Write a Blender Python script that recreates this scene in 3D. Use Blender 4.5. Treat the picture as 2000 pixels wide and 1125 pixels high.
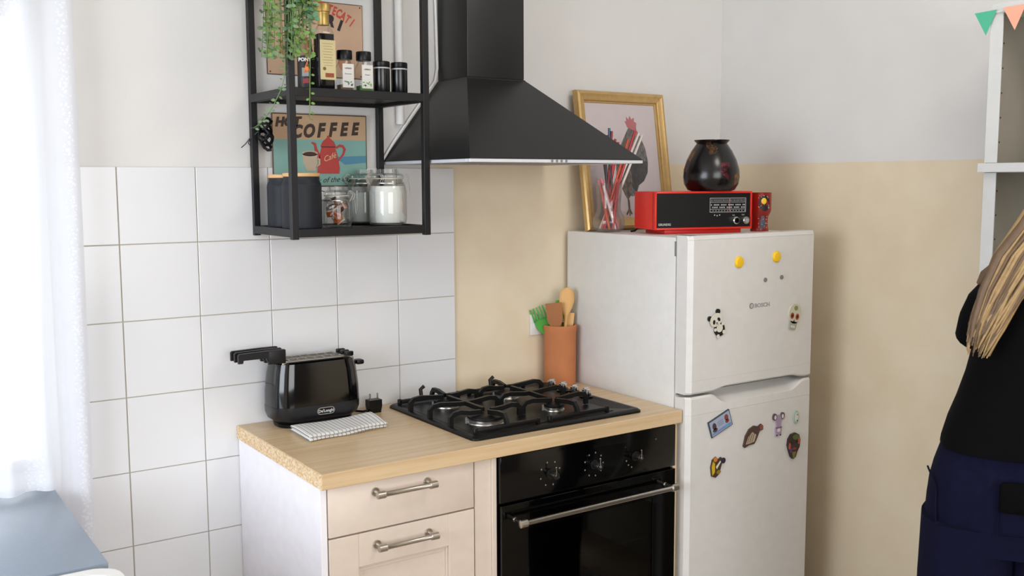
import bpy, bmesh, math, random
from mathutils import Vector, Matrix
PI = math.pi
random.seed(7)
for o in list(bpy.data.objects): bpy.data.objects.remove(o)
S = bpy.context.scene
COL = S.collection
ZO = 1.626          # everything below is laid out with z = 0 at the top of the wall tiles; lifted so the floor is z = 0 at the end
FLOOR = -ZO

# ------------------------------------------------------------------ camera
cam_d = bpy.data.cameras.new('camera'); cam = bpy.data.objects.new('camera', cam_d); COL.objects.link(cam)
yaw, pitch, roll = 0.5976, 0.1069, -0.0038
fw = Vector((math.sin(yaw)*math.cos(pitch), math.cos(yaw)*math.cos(pitch), -math.sin(pitch)))
rt = Vector((math.cos(yaw), -math.sin(yaw), 0)); up = rt.cross(fw)
r2 = math.cos(roll)*rt + math.sin(roll)*up; u2 = -math.sin(roll)*rt + math.cos(roll)*up
M = Matrix.Identity(4)
for i in range(3):
    M[i][0] = r2[i]; M[i][1] = u2[i]; M[i][2] = -fw[i]
M[0][3], M[1][3], M[2][3] = -0.6051, -2.6836, -0.041
cam.matrix_world = M
cam_d.sensor_width = 36; cam_d.lens = 1945.8/2000*36; cam_d.clip_start = 0.02
cam_d.dof.use_dof = True; cam_d.dof.focus_distance = 3.0; cam_d.dof.aperture_fstop = 5.6
S.camera = cam

# ------------------------------------------------------------------ world, lights, exposure
W = bpy.data.worlds.new('daylight'); S.world = W; W.use_nodes = True
bg = W.node_tree.nodes['Background']
bg.inputs[0].default_value = (0.93, 0.965, 1.0, 1); bg.inputs[1].default_value = 4.8
def area(name, loc, target, sx, sy, power, col):
    d = bpy.data.lights.new(name, 'AREA'); d.shape = 'RECTANGLE'; d.size = sx; d.size_y = sy
    d.energy = power; d.color = col
    o = bpy.data.objects.new(name, d); COL.objects.link(o); o.location = loc
    o.rotation_euler = (Vector(target)-Vector(loc)).to_track_quat('-Z', 'Y').to_euler()
    return o
area('left_window_light', (-2.25, -1.55, -0.05), (1.0, -1.4, -0.3), 1.7, 1.4, 64, (0.80, 0.88, 1.0))
area('rear_window_light', (-0.2, -4.85, 0.0), (0.4, 0, -0.3), 2.6, 1.6, 57, (1.0, 0.985, 0.97))
area('ceiling_lamp_light', (1.25, -1.9, 1.10), (1.2, -1.2, -1.0), 0.5, 0.5, 14, (1.0, 0.93, 0.86))
S.view_settings.view_transform = 'Standard'; S.view_settings.look = 'None'
S.view_settings.gamma = 1; S.view_settings.use_curve_mapping = False
S.view_settings.exposure = -0.52

# ------------------------------------------------------------------ materials
def lin(c):
    if isinstance(c, str):
        c = c.lstrip('#'); c = [int(c[i:i+2], 16)/255 for i in (0, 2, 4)]
        c = [x/12.92 if x <= .04045 else ((x+.055)/1.055)**2.4 for x in c]
    return (c[0], c[1], c[2], 1)
class MT:
    """small node-tree helper"""
    def __init__(s, name):
        s.m = bpy.data.materials.new(name); s.m.use_nodes = True; s.t = s.m.node_tree
        s.b = s.t.nodes['Principled BSDF']
    def n(s, typ, **k):
        nd = s.t.nodes.new('ShaderNode'+typ)
        for a, v in k.items(): setattr(nd, a, v)
        return nd
    def l(s, a, b): s.t.links.new(a, b)
    def coord(s, scale=(1, 1, 1), loc=(0, 0, 0), rot=(0, 0, 0)):
        tc = s.n('TexCoord'); mp = s.n('Mapping'); mp.inputs['Scale'].default_value = scale
        mp.inputs['Location'].default_value = loc; mp.inputs['Rotation'].default_value = rot
        s.l(tc.outputs['Object'], mp.inputs[0]); return mp.outputs[0]
    def ramp(s, fac, stops):
        r = s.n('ValToRGB'); e = r.color_ramp.elements
        while len(e) < len(stops): e.new(0.5)
        for el, (p, c) in zip(e, stops): el.position = p; el.color = lin(c)
        s.l(fac, r.inputs[0]); return r.outputs[0]
    def mix(s, fac, a, b):
        mx = s.n('Mix', data_type='RGBA')
        for sock, v in ((mx.inputs[0], fac), (mx.inputs[6], a), (mx.inputs[7], b)):
            if hasattr(v, 'is_output'): s.l(v, sock)
            elif isinstance(v, (int, float)): sock.default_value = v
            else: sock.default_value = lin(v)
        return mx.outputs[2]
    def noise(s, vec, scale, detail=3, rough=.5):
        nz = s.n('TexNoise'); nz.inputs['Scale'].default_value = scale
        nz.inputs['Detail'].default_value = detail; nz.inputs['Roughness'].default_value = rough
        s.l(vec, nz.inputs['Vector']); return nz.outputs['Fac']
    def bump(s, h, strength=.1, dist=.002):
        b = s.n('Bump'); b.inputs['Strength'].default_value = strength; b.inputs['Distance'].default_value = dist
        s.l(h, b.inputs['Height']); s.l(b.outputs[0], s.b.inputs['Normal'])
def mat(name, c, rough=.5, metal=0, var=.06, nscale=30, bump=0, spec=None, sheen=0, coat=0):
    t = MT(name); t.b.inputs['Roughness'].default_value = rough; t.b.inputs['Metallic'].default_value = metal
    if spec is not None: t.b.inputs['Specular IOR Level'].default_value = spec
    if sheen: t.b.inputs['Sheen Weight'].default_value = sheen
    if coat: t.b.inputs['Coat Weight'].default_value = coat; t.b.inputs['Coat Roughness'].default_value = .06
    c = lin(c); v = t.coord(); f = t.noise(v, nscale)
    a = [x*(1-var) for x in c[:3]]; b = [min(1, x*(1+var)) for x in c[:3]]
    col = t.mix(f, a, b); t.l(col, t.b.inputs['Base Color'])
    if bump: t.bump(f, bump)
    return t.m
def glass(name, tint=(.93, .96, .95), refl=1.0, milk=0):
    """thin clear glass: fresnel reflection over tinted see-through"""
    t = MT(name); t.t.nodes.remove(t.b)
    tr = t.n('BsdfTransparent'); tr.inputs[0].default_value = (*tint, 1)
    gl = t.n('BsdfGlossy'); gl.inputs['Roughness'].default_value = .03
    fr = t.n('Fresnel'); fr.inputs['IOR'].default_value = 1.45
    lw = t.noise(t.coord(), 8); mth = t.n('Math', operation='MULTIPLY_ADD')
    t.l(fr.outputs[0], mth.inputs[0]); mth.inputs[1].default_value = refl; mth.inputs[2].default_value = .015
    mx = t.n('MixShader'); t.l(mth.outputs[0], mx.inputs[0]); t.l(tr.outputs[0], mx.inputs[1]); t.l(gl.outputs[0], mx.inputs[2])
    out = mx
    if milk:
        tl = t.n('BsdfTranslucent'); m3 = t.n('MixShader'); m3.inputs[0].default_value = milk; t.l(mx.outputs[0], m3.inputs[1]); t.l(tl.outputs[0], m3.inputs[2]); out = m3
    t.l(out.outputs[0], t.t.nodes['Material Output'].inputs[0]); return t.m
m_white = mat('white_plastic', '#e6e4e0', .35)
m_black = mat('black_plastic', '#09090b', .35, spec=.3)
m_gloss_black = mat('gloss_black_plastic', '#040405', .1, spec=.32)
m_matt_black = mat('black_powder_coat', '#111113', .45, spec=.35)
m_hood = mat('black_painted_steel', '#1d1d1d', .38, spec=.4)
m_steel = mat('brushed_steel', '#b9b4ac', .28, 1)
m_chrome = mat('chrome', '#d8d8d8', .12, 1)
m_dark_metal = mat('cast_iron', '#0c0c0c', .45, spec=.35)
m_hob = mat('black_enamel', '#070809', .4, spec=.3)
m_cap = mat('matt_burner_cap', '#0e0e0e', .5, spec=.3)
m_bglass = mat('black_oven_glass', '#030303', .06, spec=.25)
m_gold = mat('gilded_wood', '#c4a269', .38, .5, .16, 60, .15)
m_red = mat('red_plastic', '#d8281c', .3)
m_redd = mat('red_plastic_foot', '#b3140f', .35)
m_terra = mat('terracotta', '#ba7549', .85, 0, .12, 22, .15)
m_wood_d = mat('brown_wood', '#9a6033', .55, 0, .2, 14)
m_wood_l = mat('pale_wood', '#d3a566', .55, 0, .12, 14)
m_bamboo = mat('bamboo_lid', '#d9ab74', .5, 0, .1, 20)
m_green = mat('green_plastic', '#3f9a2b', .4)
m_leaf = mat('leaf_green', '#6f9148', .6, 0, .45, 60)
m_leaf2 = mat('grey_green_leaf', '#74906c', .6, 0, .4, 60)
m_stem = mat('green_stem', '#678648', .6)
m_canister = mat('matt_slate_ceramic', '#1b1f26', .55, spec=.35)
m_powder = mat('white_powder', '#e9e7e3', .9, 0, .04, 90, .1)
m_cereal = mat('grey_white_salt', '#b9bab6', .9, 0, .08, 80)
m_glass = glass('clear_glass', (.97, .98, .98), .7)
m_jar = glass('greenish_jar_glass', (.98, .99, .983), .35)
m_beige = mat('cream_cabinet_lacquer', '#dccdbf', .4)
m_side = mat('white_melamine', '#f2f0f5', .4)
m_fridge = mat('white_fridge_enamel', '#dbd9d5', .3)
m_grey = mat('grey_plastic', '#7d7d7d', .4)
m_lab = mat('cream_paper', '#d8c998', .7)
m_lab2 = mat('white_paper', '#dcdad4', .7)
m_ink = mat('dark_ink', '#2c2320', .7)
m_silver = mat('silver_ink', '#b9b9b9', .4)
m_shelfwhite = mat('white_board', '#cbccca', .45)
m_shelfshade = mat('shaded_white_board', '#8f897c', .55)  # inner faces of the white bookcase, their shade put into the colour
m_skin = mat('skin', '#cf9f83', .5)
m_shirt = mat('black_cotton', '#070708', .95, 0, .2, 80, .1, spec=.1)
m_trouser = mat('navy_linen', '#101127', .95, 0, .3, 60, .3, spec=.1)
m_hair = mat('blond_hair', '#a08458', .5, 0, .3, 70)
m_hair2 = mat('dark_blond_hair', '#66503a', .5, 0, .3, 70)
def col(name, c, r=.5): return mat(name, c, r, 0, .05)

def mat_wall():
    t = MT('painted_plaster'); v = t.coord()
    sep = t.n('SeparateXYZ'); tc = t.n('TexCoord'); t.l(tc.outputs['Object'], sep.inputs[0])
    nz = t.noise(v, 6, 4); nf = t.noise(v, 140, 3)
    a = t.n('Math', operation='MULTIPLY_ADD'); t.l(nz, a.inputs[0]); a.inputs[1].default_value = .004; t.l(sep.outputs[2], a.inputs[2])
    g = t.n('Math', operation='GREATER_THAN'); t.l(a.outputs[0], g.inputs[0]); g.inputs[1].default_value = .019
    # left of the beige field the wall is white
    gx = t.n('Math', operation='LESS_THAN'); t.l(sep.outputs[0], gx.inputs[0]); gx.inputs[1].default_value = .9
    mxm = t.n('Math', operation='MAXIMUM'); t.l(g.outputs[0], mxm.inputs[0]); t.l(gx.outputs[0], mxm.inputs[1])
    beige = t.ramp(nz, [(.3, '#dccbae'), (.7, '#e3d5bb')]); white = t.ramp(nz, [(.3, '#d8d6d3'), (.7, '#dcdad7')])
    t.l(t.mix(mxm.outputs[0], beige, white), t.b.inputs['Base Color'])
    t.b.inputs['Roughness'].default_value = .75; t.bump(nf, .12, .002); return t.m
m_wall = mat_wall()
def mat_wood_top():
    t = MT('pale_oak_laminate')
    st = t.n('TexNoise'); st.inputs['Scale'].default_value = 1.0; st.inputs['Detail'].default_value = 6; st.inputs['Roughness'].default_value = .65
    t.l(t.coord((2.0, 55, 55)), st.inputs['Vector'])
    br = t.n('TexBrick'); br.inputs['Scale'].default_value = 1; br.inputs['Brick Width'].default_value = .9; br.inputs['Row Height'].default_value = .075
    br.inputs['Mortar Size'].default_value = 0; br.inputs['Color1'].default_value = (.25, .25, .25, 1); br.inputs['Color2'].default_value = (.75, .75, .75, 1)
    t.l(t.coord(), br.inputs['Vector'])
    base = t.ramp(st.outputs['Fac'], [(.35, '#cdb189'), (.55, '#d8bf9a'), (.75, '#dec8a5')])
    dark = t.ramp(st.outputs['Fac'], [(.35, '#c6a87d'), (.55, '#d2b68e'), (.75, '#dac19b')])
    t.l(t.mix(br.outputs[0], base, dark), t.b.inputs['Base Color']); t.b.inputs['Roughness'].default_value = .33; return t.m
m_oak = mat_wood_top()
def mat_chip():
    t = MT('bare_chipboard'); v = t.coord(); vo = t.n('TexVoronoi'); vo.inputs['Scale'].default_value = 260; t.l(v, vo.inputs['Vector'])
    t.l(t.ramp(vo.outputs['Color'], [(.1, '#c49a69'), (.45, '#dcbf95'), (.9, '#ecdabc')]), t.b.inputs['Base Color'])
    t.b.inputs['Roughness'].default_value = .9; t.bump(vo.outputs['Distance'], .4, .002); return t.m
m_chip = mat_chip()
def mat_towel():
    t = MT('striped_cotton'); tc = t.n('TexCoord'); sep = t.n('SeparateXYZ'); t.l(tc.outputs['UV'], sep.inputs[0])
    fr = t.n('Math', operation='FRACT'); mu = t.n('Math', operation='MULTIPLY'); mu.inputs[1].default_value = 20
    t.l(sep.outputs[0], mu.inputs[0]); t.l(mu.outputs[0], fr.inputs[0])
    lt = t.n('Math', operation='LESS_THAN'); lt.inputs[1].default_value = .15; t.l(fr.outputs[0], lt.inputs[0])
    t.l(t.mix(lt.outputs[0], '#e6e4e0', '#74767c'), t.b.inputs['Base Color'])
    t.b.inputs['Roughness'].default_value = .95; t.bump(t.noise(t.coord(), 400), .2, .001); return t.m
m_towel = mat_towel()
def mat_curtain():
    t = MT('sheer_lace'); t.t.nodes.remove(t.b)
    tr = t.n('BsdfTransparent'); tl = t.n('BsdfTranslucent'); df = t.n('BsdfDiffuse')
    tl.inputs[0].default_value = (.80, .815, .86, 1); df.inputs[0].default_value = (.86, .87, .92, 1)
    tc = t.n('TexCoord'); sep = t.n('SeparateXYZ'); t.l(tc.outputs['Object'], sep.inputs[0])
    # lace bands: two vertical strips with open-work; elsewhere plain voile
    def band(c, w):
        s1 = t.n('Math', operation='SUBTRACT'); t.l(sep.outputs[0], s1.inputs[0]); s1.inputs[1].default_value = c
        ab = t.n('Math', operation='ABSOLUTE'); t.l(s1.outputs[0], ab.inputs[0])
        lt = t.n('Math', operation='LESS_THAN'); t.l(ab.outputs[0], lt.inputs[0]); lt.inputs[1].default_value = w; return lt.outputs[0]
    mx = t.n('Math', operation='MAXIMUM'); t.l(band(-.235, .022), mx.inputs[0]); t.l(band(-.122, .012), mx.inputs[1])
    vo = t.n('TexVoronoi'); vo.inputs['Scale'].default_value = 130; t.l(t.coord(), vo.inputs['Vector'])
    g = t.n('Math', operation='LESS_THAN'); t.l(vo.outputs['Distance'], g.inputs[0]); g.inputs[1].default_value = .42
    mm = t.n('Math', operation='MULTIPLY'); t.l(mx.outputs[0], mm.inputs[0]); t.l(g.outputs[0], mm.inputs[1])
    al = t.n('Math', operation='MULTIPLY_ADD'); t.l(mm.outputs[0], al.inputs[0]); al.inputs[1].default_value = .12; al.inputs[2].default_value = .80
    m1 = t.n('MixShader'); m1.inputs[0].default_value = .62; t.l(tl.outputs[0], m1.inputs[1]); t.l(df.outputs[0], m1.inputs[2])
    m2 = t.n('MixShader'); t.l(al.outputs[0], m2.inputs[0]); t.l(tr.outputs[0], m2.inputs[1]); t.l(m1.outputs[0], m2.inputs[2])
    t.l(m2.outputs[0], t.t.nodes['Material Output'].inputs[0]); return t.m
m_curtain = mat_curtain()
def mat_vase():
    t = MT('black_lacquer_flowers'); v = t.coord()
    vo = t.n('TexVoronoi'); vo.inputs['Scale'].default_value = 16; vo.inputs['Randomness'].default_value = 1; t.l(v, vo.inputs['Vector'])
    nz = t.noise(v, 45, 3)
    f = t.n('Math', operation='ADD'); t.l(vo.outputs['Distance'], f.inputs[0]); t.l(nz, f.inputs[1])
    mask = t.ramp(f.outputs[0], [(.80, (1, 1, 1)), (.90, (0, 0, 0))])
    hue = t.ramp(vo.outputs['Color'], [(.2, '#4a1420'), (.45, '#8c2c3c'), (.6, '#20301a'), (.8, '#8a5024')])
    fl = t.ramp(t.noise(v, 90, 4, .7), [(.42, (0, 0, 0)), (.62, (1, 1, 1))])
    pet = t.mix(fl, '#0d0809', hue); t.l(t.mix(mask, '#0a0607', pet), t.b.inputs['Base Color']); t.b.inputs['Roughness'].default_value = .24; return t.m
m_vase = mat_vase()
m_floor = mat('floor_tiles_warm_grey', '#a89684', .5, 0, .1, 4)
m_ceil = mat('white_ceiling_paint', '#dcdad6', .8)
m_tile = mat('white_glazed_tile', '#dededf', .16, 0, .012, 5, 0)
m_grout = mat('grey_grout', '#b7ae9c', .9)
m_darktop = mat('blue_grey_laminate_window_sheen', '#8a98a8', .25, 0, .05, 120, spec=.8)  # dark laminate, base colour lightened to include the window's reflection

# ------------------------------------------------------------------ mesh builder
class MB:
    def __init__(s): s.bm = bmesh.new(); s.mats = []; s.cur = 0
    def mat(s, m):
        if m not in s.mats: s.mats.append(m)
        s.cur = s.mats.index(m); return s
    def _tag(s, before):
        for f in s.bm.faces:
            if f.index < 0 or f not in before: pass
    def add(s, verts, faces):
        vs = [s.bm.verts.new(v) for v in verts]
        for f in faces:
            try:
                fc = s.bm.faces.new([vs[i] for i in f]); fc.material_index = s.cur; fc.smooth = True
            except ValueError: pass
        return vs
    def box(s, x0, x1, y0, y1, z0, z1, bev=0, seg=2, M=None):
        b = bmesh.new(); bmesh.ops.create_cube(b, size=1)
        for v in b.verts:
            v.co = Vector(((x0+x1)/2+v.co.x*(x1-x0), (y0+y1)/2+v.co.y*(y1-y0), (z0+z1)/2+v.co.z*(z1-z0)))
        if bev: bmesh.ops.bevel(b, geom=list(b.edges), offset=bev, segments=seg, profile=.5, affect='EDGES')
        return s.merge(b, M)
    def merge(s, b, M=None):
        if M is not None: bmesh.ops.transform(b, matrix=M, verts=b.verts)
        b.verts.index_update()
        s.add([v.co.copy() for v in b.verts], [[v.index for v in f.verts] for f in b.faces]); b.free(); return s
    def rings(s, rings, cap0=True, cap1=True, closed=True):
        n = len(rings[0]); vs = [v for r in rings for v in r]; fs = []
        for i in range(len(rings)-1):
            for j in range(n if closed else n-1):
                k = (j+1) % n; fs.append([i*n+j, i*n+k, (i+1)*n+k, (i+1)*n+j])
        if cap0: fs.append(list(range(n))[::-1])
        if cap1: fs.append([(len(rings)-1)*n+j for j in range(n)])
        s.add(vs, fs); return s
    def lathe(s, prof, c=(0, 0, 0), seg=24, axis='z', cap0=True, cap1=True):
        R = []
        for r, h in prof:
            ring = []
            for j in range(seg):
                a = 2*PI*j/seg; p = (r*math.cos(a), r*math.sin(a), h)
                if axis == 'x': p = (p[2], p[0], p[1])
                if axis == 'y': p = (p[1], p[2], p[0])
                ring.append((c[0]+p[0], c[1]+p[1], c[2]+p[2]))
            R.append(ring)
        return s.rings(R, cap0, cap1)
    def cyl(s, c, r, h, seg=20, axis='z', r2=None, bev=0):
        r2 = r if r2 is None else r2
        pr = [(r, 0), (r2, h)] if not bev else [(r-bev, 0), (r, bev), (r2, h-bev), (r2-bev, h)]
        return s.lathe(pr, c, seg, axis)
    def tube(s, pts, r, seg=8, flat=1.0):
        pts = [Vector(p) for p in pts]; R = []; n = len(pts); prev = None
        for i, p in enumerate(pts):
            d = (pts[min(i+1, n-1)]-pts[max(i-1, 0)]).normalized()
            a = prev if prev is not None else (Vector((0, 0, 1)) if abs(d.z) < .9 else Vector((1, 0, 0)))
            u = (a-d*a.dot(d)).normalized(); w = d.cross(u); prev = u
            rr = r[i] if isinstance(r, (list, tuple)) else r
            R.append([tuple(p+(u*math.cos(2*PI*j/seg)*flat+w*math.sin(2*PI*j/seg))*rr) for j in range(seg)])
        return s.rings(R)
    def prism(s, pts, a, b, plane='xz'):
        """outline extruded between a and b along the remaining axis"""
        def P(p, h): return (p[0], h, p[1]) if plane == 'xz' else ((p[0], p[1], h) if plane == 'xy' else (h, p[0], p[1]))
        n = len(pts); vs = [P(p, a) for p in pts]+[P(p, b) for p in pts]
        fs = [list(range(n)), [n+i for i in range(n)][::-1]]+[[i, (i+1) % n, n+(i+1) % n, n+i] for i in range(n)]
        s.add(vs, fs); return s
def flat_xform(o, xd, yd, nd):
    m = Matrix.Identity(4)
    for i in range(3): m[i][0] = xd[i]; m[i][1] = yd[i]; m[i][2] = nd[i]; m[i][3] = o[i]
    return m
def finish(name, mb, mats=None, parent=None, off=None, ang=35, kind=None, label=None):
    bm = mb.bm
    if off is not None: bmesh.ops.translate(bm, vec=-Vector(off), verts=bm.verts)
    bmesh.ops.recalc_face_normals(bm, faces=bm.faces)
    me = bpy.data.meshes.new(name); bm.to_mesh(me); bm.free()
    for m in (mb.mats if mb.mats else [mats]): me.materials.append(m)
    me.set_sharp_from_angle(angle=math.radians(ang))
    o = bpy.data.objects.new(name, me); COL.objects.link(o)
    if parent is not None: o.parent = parent
    if kind: o['kind'] = kind
    if label: o['label'] = label
    return o
def tag(o, label, cat, group=None):
    o['label'] = label; o['category'] = cat
    if group: o['group'] = group
    return o
class Thing:
    def __init__(s, name, label, cat, loc=(0, 0, 0), rz=0, group=None):
        s.o = bpy.data.objects.new(name, None); COL.objects.link(s.o); s.o.location = loc; s.o.rotation_euler = (0, 0, rz)
        s.o.empty_display_size = .05; s.loc = loc; tag(s.o, label, cat, group)
    def part(s, name, mb, m=None, world=True, parent=None, **k):
        """world=True: mesh was laid out in scene coordinates; else already local to the thing"""
        return finish(name, mb, m, parent or s.o, s.loc if world else None, **k)
def text_mesh(name, txt, size, m, parent, o, xd=(1, 0, 0), yd=(0, 0, 1), off=None, shear=0, bold=0, ext=.0003, align='CENTER', rot=0, sx=1, label=None):
    cu = bpy.data.curves.new(name, 'FONT'); cu.body = txt; cu.size = size; cu.shear = shear; cu.offset = bold; cu.extrude = ext
    cu.align_x = align; cu.align_y = 'CENTER'; cu.resolution_u = 3
    t = bpy.data.objects.new(name, cu); COL.objects.link(t)
    dg = bpy.context.evaluated_depsgraph_get(); me = bpy.data.meshes.new_from_object(t.evaluated_get(dg)); bpy.data.objects.remove(t); bpy.data.curves.remove(cu)
    xd = Vector(xd); yd = Vector(yd); nd = xd.cross(yd)
    oo = Vector(o)-Vector(off) if off is not None else Vector(o)
    me.transform(flat_xform(oo, xd, yd, nd) @ Matrix.Rotation(rot, 4, 'Z') @ Matrix.Diagonal((sx, 1, 1, 1)))
    me.materials.clear(); me.materials.append(m); me.name = name
    ob = bpy.data.objects.new(name, me); COL.objects.link(ob); ob.parent = parent
    if label: ob['label'] = label
    return ob
def struct(name, mb, m=None, parent=None, **k):
    o = finish(name, mb, m, parent, **k)
    if parent is None: o['kind'] = 'structure'
    return o
def ell(cx, cz, rx, rz, n=16, a0=0, rot=0):
    out = []
    for i in range(n):
        a = a0+2*PI*i/n; x, z = rx*math.cos(a), rz*math.sin(a)
        out.append((cx+x*math.cos(rot)-z*math.sin(rot), cz+x*math.sin(rot)+z*math.cos(rot)))
    return out

# ================================================================== SETTING
b = MB(); b.box(-3.4, 2.4, -5.0, .3, FLOOR-.05, FLOOR); struct('floor', b, m_floor)
b = MB(); b.box(-3.4, 2.4, -5.0, .3, 1.2, 1.25); struct('ceiling', b, m_ceil)
b = MB()                       # back wall with the window opening x -1.75..-.2, z -.80...75
b.box(-.165, 2.168, 0, .22, FLOOR, 1.2); b.box(-3.4, -1.75, 0, .22, FLOOR, 1.2)
b.box(-1.75, -.165, 0, .22, FLOOR, -.80); b.box(-1.75, -.165, 0, .22, .42, 1.2)
wall_back = struct('wall_back', b, m_wall)
b = MB(); b.box(2.168, 2.3, -5.0, .22, FLOOR, 1.2); struct('wall_right', b, m_wall)
m_plain = mat('plain_white_plaster', '#dcd8d5', .8)
b = MB()                       # left wall, window opening y -2.45..-.65
b.box(-2.5, -2.3, -5.0, -2.45, FLOOR, 1.2); b.box(-2.5, -2.3, -.65, 0, FLOOR, 1.2); b.box(-2.5, -2.3, -2.45, -.65, FLOOR, -.8); b.box(-2.5, -2.3, -2.45, -.65, .72, 1.2)
struct('wall_left', b, m_plain)
b = MB()                       # rear wall, window opening x -1.55..1.15
b.box(-2.5, -1.55, -5.2, -5.0, FLOOR, 1.2); b.box(1.15, 2.3, -5.2, -5.0, FLOOR, 1.2); b.box(-1.55, 1.15, -5.2, -5.0, FLOOR, -.85); b.box(-1.55, 1.15, -5.2, -5.0, .85, 1.2)
struct('wall_rear', b, mat('taupe_rear_wall', '#8a847d', .8))
# tiles : grout bed + single tiles, each a child of the wall
bed = MB(); bed.box(-.164, .9985, -.004, 0, FLOOR, -.001); struct('grout_bed', bed, m_grout, wall_back)
tile_me = None
for j in range(8):
    for i in range(-1, 5):
        x0 = i*.2; z1 = -j*.2
        if j >= 5 and i > 1: continue
        b = MB(); h = .2 if j < 8 else .026
        g = .0011
        b.box(-.1+g, .1-g, -.0075, -.0035, -.1+g, .1-g, .0012, 1)
        if tile_me is None:
            t = finish('tile', b, m_tile, wall_back); tile_me = t.data
        else:
            b.bm.free(); t = bpy.data.objects.new('tile', tile_me); COL.objects.link(t); t.parent = wall_back
        t.location = (x0+.1, 0, z1-.1)
        if i == -1: t.scale = (.815, 1, 1); t.location.x = -.0825
        t.rotation_euler = (random.uniform(-.0012, .0012), 0, random.uniform(-.0012, .0012))
# window
b = MB(); fr = [(-1.75, -1.71, -.80, .42), (-.190, -.165, -.80, .42), (-1.71, -.190, -.80, -.775), (-1.71, -.190, .38, .42)]
for x0, x1, z0, z1 in fr: b.box(x0, x1, .17, .215, z0, z1, .004)
win = struct('window_1', b, m_white)
b = MB(); b.box(-1.71, -.190, .190, .194, -.775, .38); struct('pane', b, m_glass, win)
b = MB(); b.box(-.995, -.955, .175, .189, -.775, .38, .002); struct('mullion', b, m_white, win)

# curtain
b = MB(); nx, nz = 120, 46; x0, x1 = -.95, -.100
vs = []; fs = []
for iz in range(nz+1):
    for ix in range(nx+1):
        u = ix/nx; w = iz/nz; x = x0+(x1-x0)*u
        bot = -.795 if x < -.183 else -1.25
        z = .78+(bot-.78)*w
        y = -.060+.016*math.sin(u*62+.5*math.sin(w*3))*(.5+.5*w)+.004*math.sin(w*9+u*20)
        if x < -.19: y = min(y, -.045)
        vs.append((x+.006*math.sin(w*5)*w, y, z))
for iz in range(nz):
    for ix in range(nx):
        a = iz*(nx+1)+ix; fs.append([a, a+1, a+nx+2, a+nx+1])
b.add(vs, fs); cur = finish('curtain', b, m_curtain, ang=80); tag(cur, 'white sheer lace curtain hanging over the bright window', 'curtain')
b = MB(); b.tube([(-1.9, -.06, .79), (.05, -.06, .79)], .009); b.box(-.02, .02, -.06, 0, .775, .80); b.box(-1.82, -1.80, -.06, 0, .775, .80)
tag(finish('curtain_rod', b, m_white), 'white curtain rod above the window, out of view', 'curtain rod')

# ================================================================== LEFT WORKTOP + BIN
T = Thing('base_cabinet', 'low cabinet with dark grey worktop under the window', 'cabinet', (-1.0, -.3, FLOOR))
b = MB(); b.box(-1.88, -.20, -.60, -.012, FLOOR, -.832, .002); T.part('body', b, m_side)
b = MB(); b.box(-1.90, -.190, -.627, -.010, -.832, -.800, .002); T.part('worktop', b, m_darktop, label='dark grey laminate worktop')
for i in range(3):
    b = MB(); xa = -1.87+i*.555; b.box(xa, xa+.549, -.618, -.600, FLOOR+.1, -.84, .002); d = T.part('door', b, m_beige)
    b = MB(); b.tube([(xa+.2, -.64, -.87), (xa+.35, -.64, -.87)], .005); b.box(xa+.2, xa+.206, -.64, -.618, -.874, -.866); b.box(xa+.344, xa+.35, -.64, -.618, -.874, -.866); T.part('handle', b, m_steel, parent=d)
T = Thing('waste_bin', 'white plastic bin with rounded corners before the dark worktop', 'bin', (-.36, -.812, FLOOR))
def rrect(cx, cy, hx, hy, r, z, n=6):
    out = []
    for k, (sx, sy) in enumerate(((1, 1), (-1, 1), (-1, -1), (1, -1))):
        for i in range(n+1):
            a = k*PI/2+PI/2*i/n; out.append((cx+sx*(hx-r)+r*math.cos(a), cy+sy*(hy-r)+r*math.sin(a), z))
    return out
b = MB(); cx, cy = -.36, -.812
b.rings([rrect(cx, cy, .15, .14, .05, FLOOR), rrect(cx, cy, .165, .155, .05, -1.0), rrect(cx, cy, .178, .166, .055, -.83), rrect(cx, cy, .185, .170, .06, -.812), rrect(cx, cy, .180, .166, .056, -.800),
         rrect(cx, cy, .160, .135, .05, -.800), rrect(cx, cy, .155, .130, .05, -.815), rrect(cx, cy, .14, .12, .05, FLOOR+.02)]); T.part('tub', b, m_white)
b = MB(); b.rings([rrect(cx, cy, .154, .129, .05, -.90), rrect(cx, cy, .150, .125, .05, -.89)]); T.part('bag_liner', b, m_grey)

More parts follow.
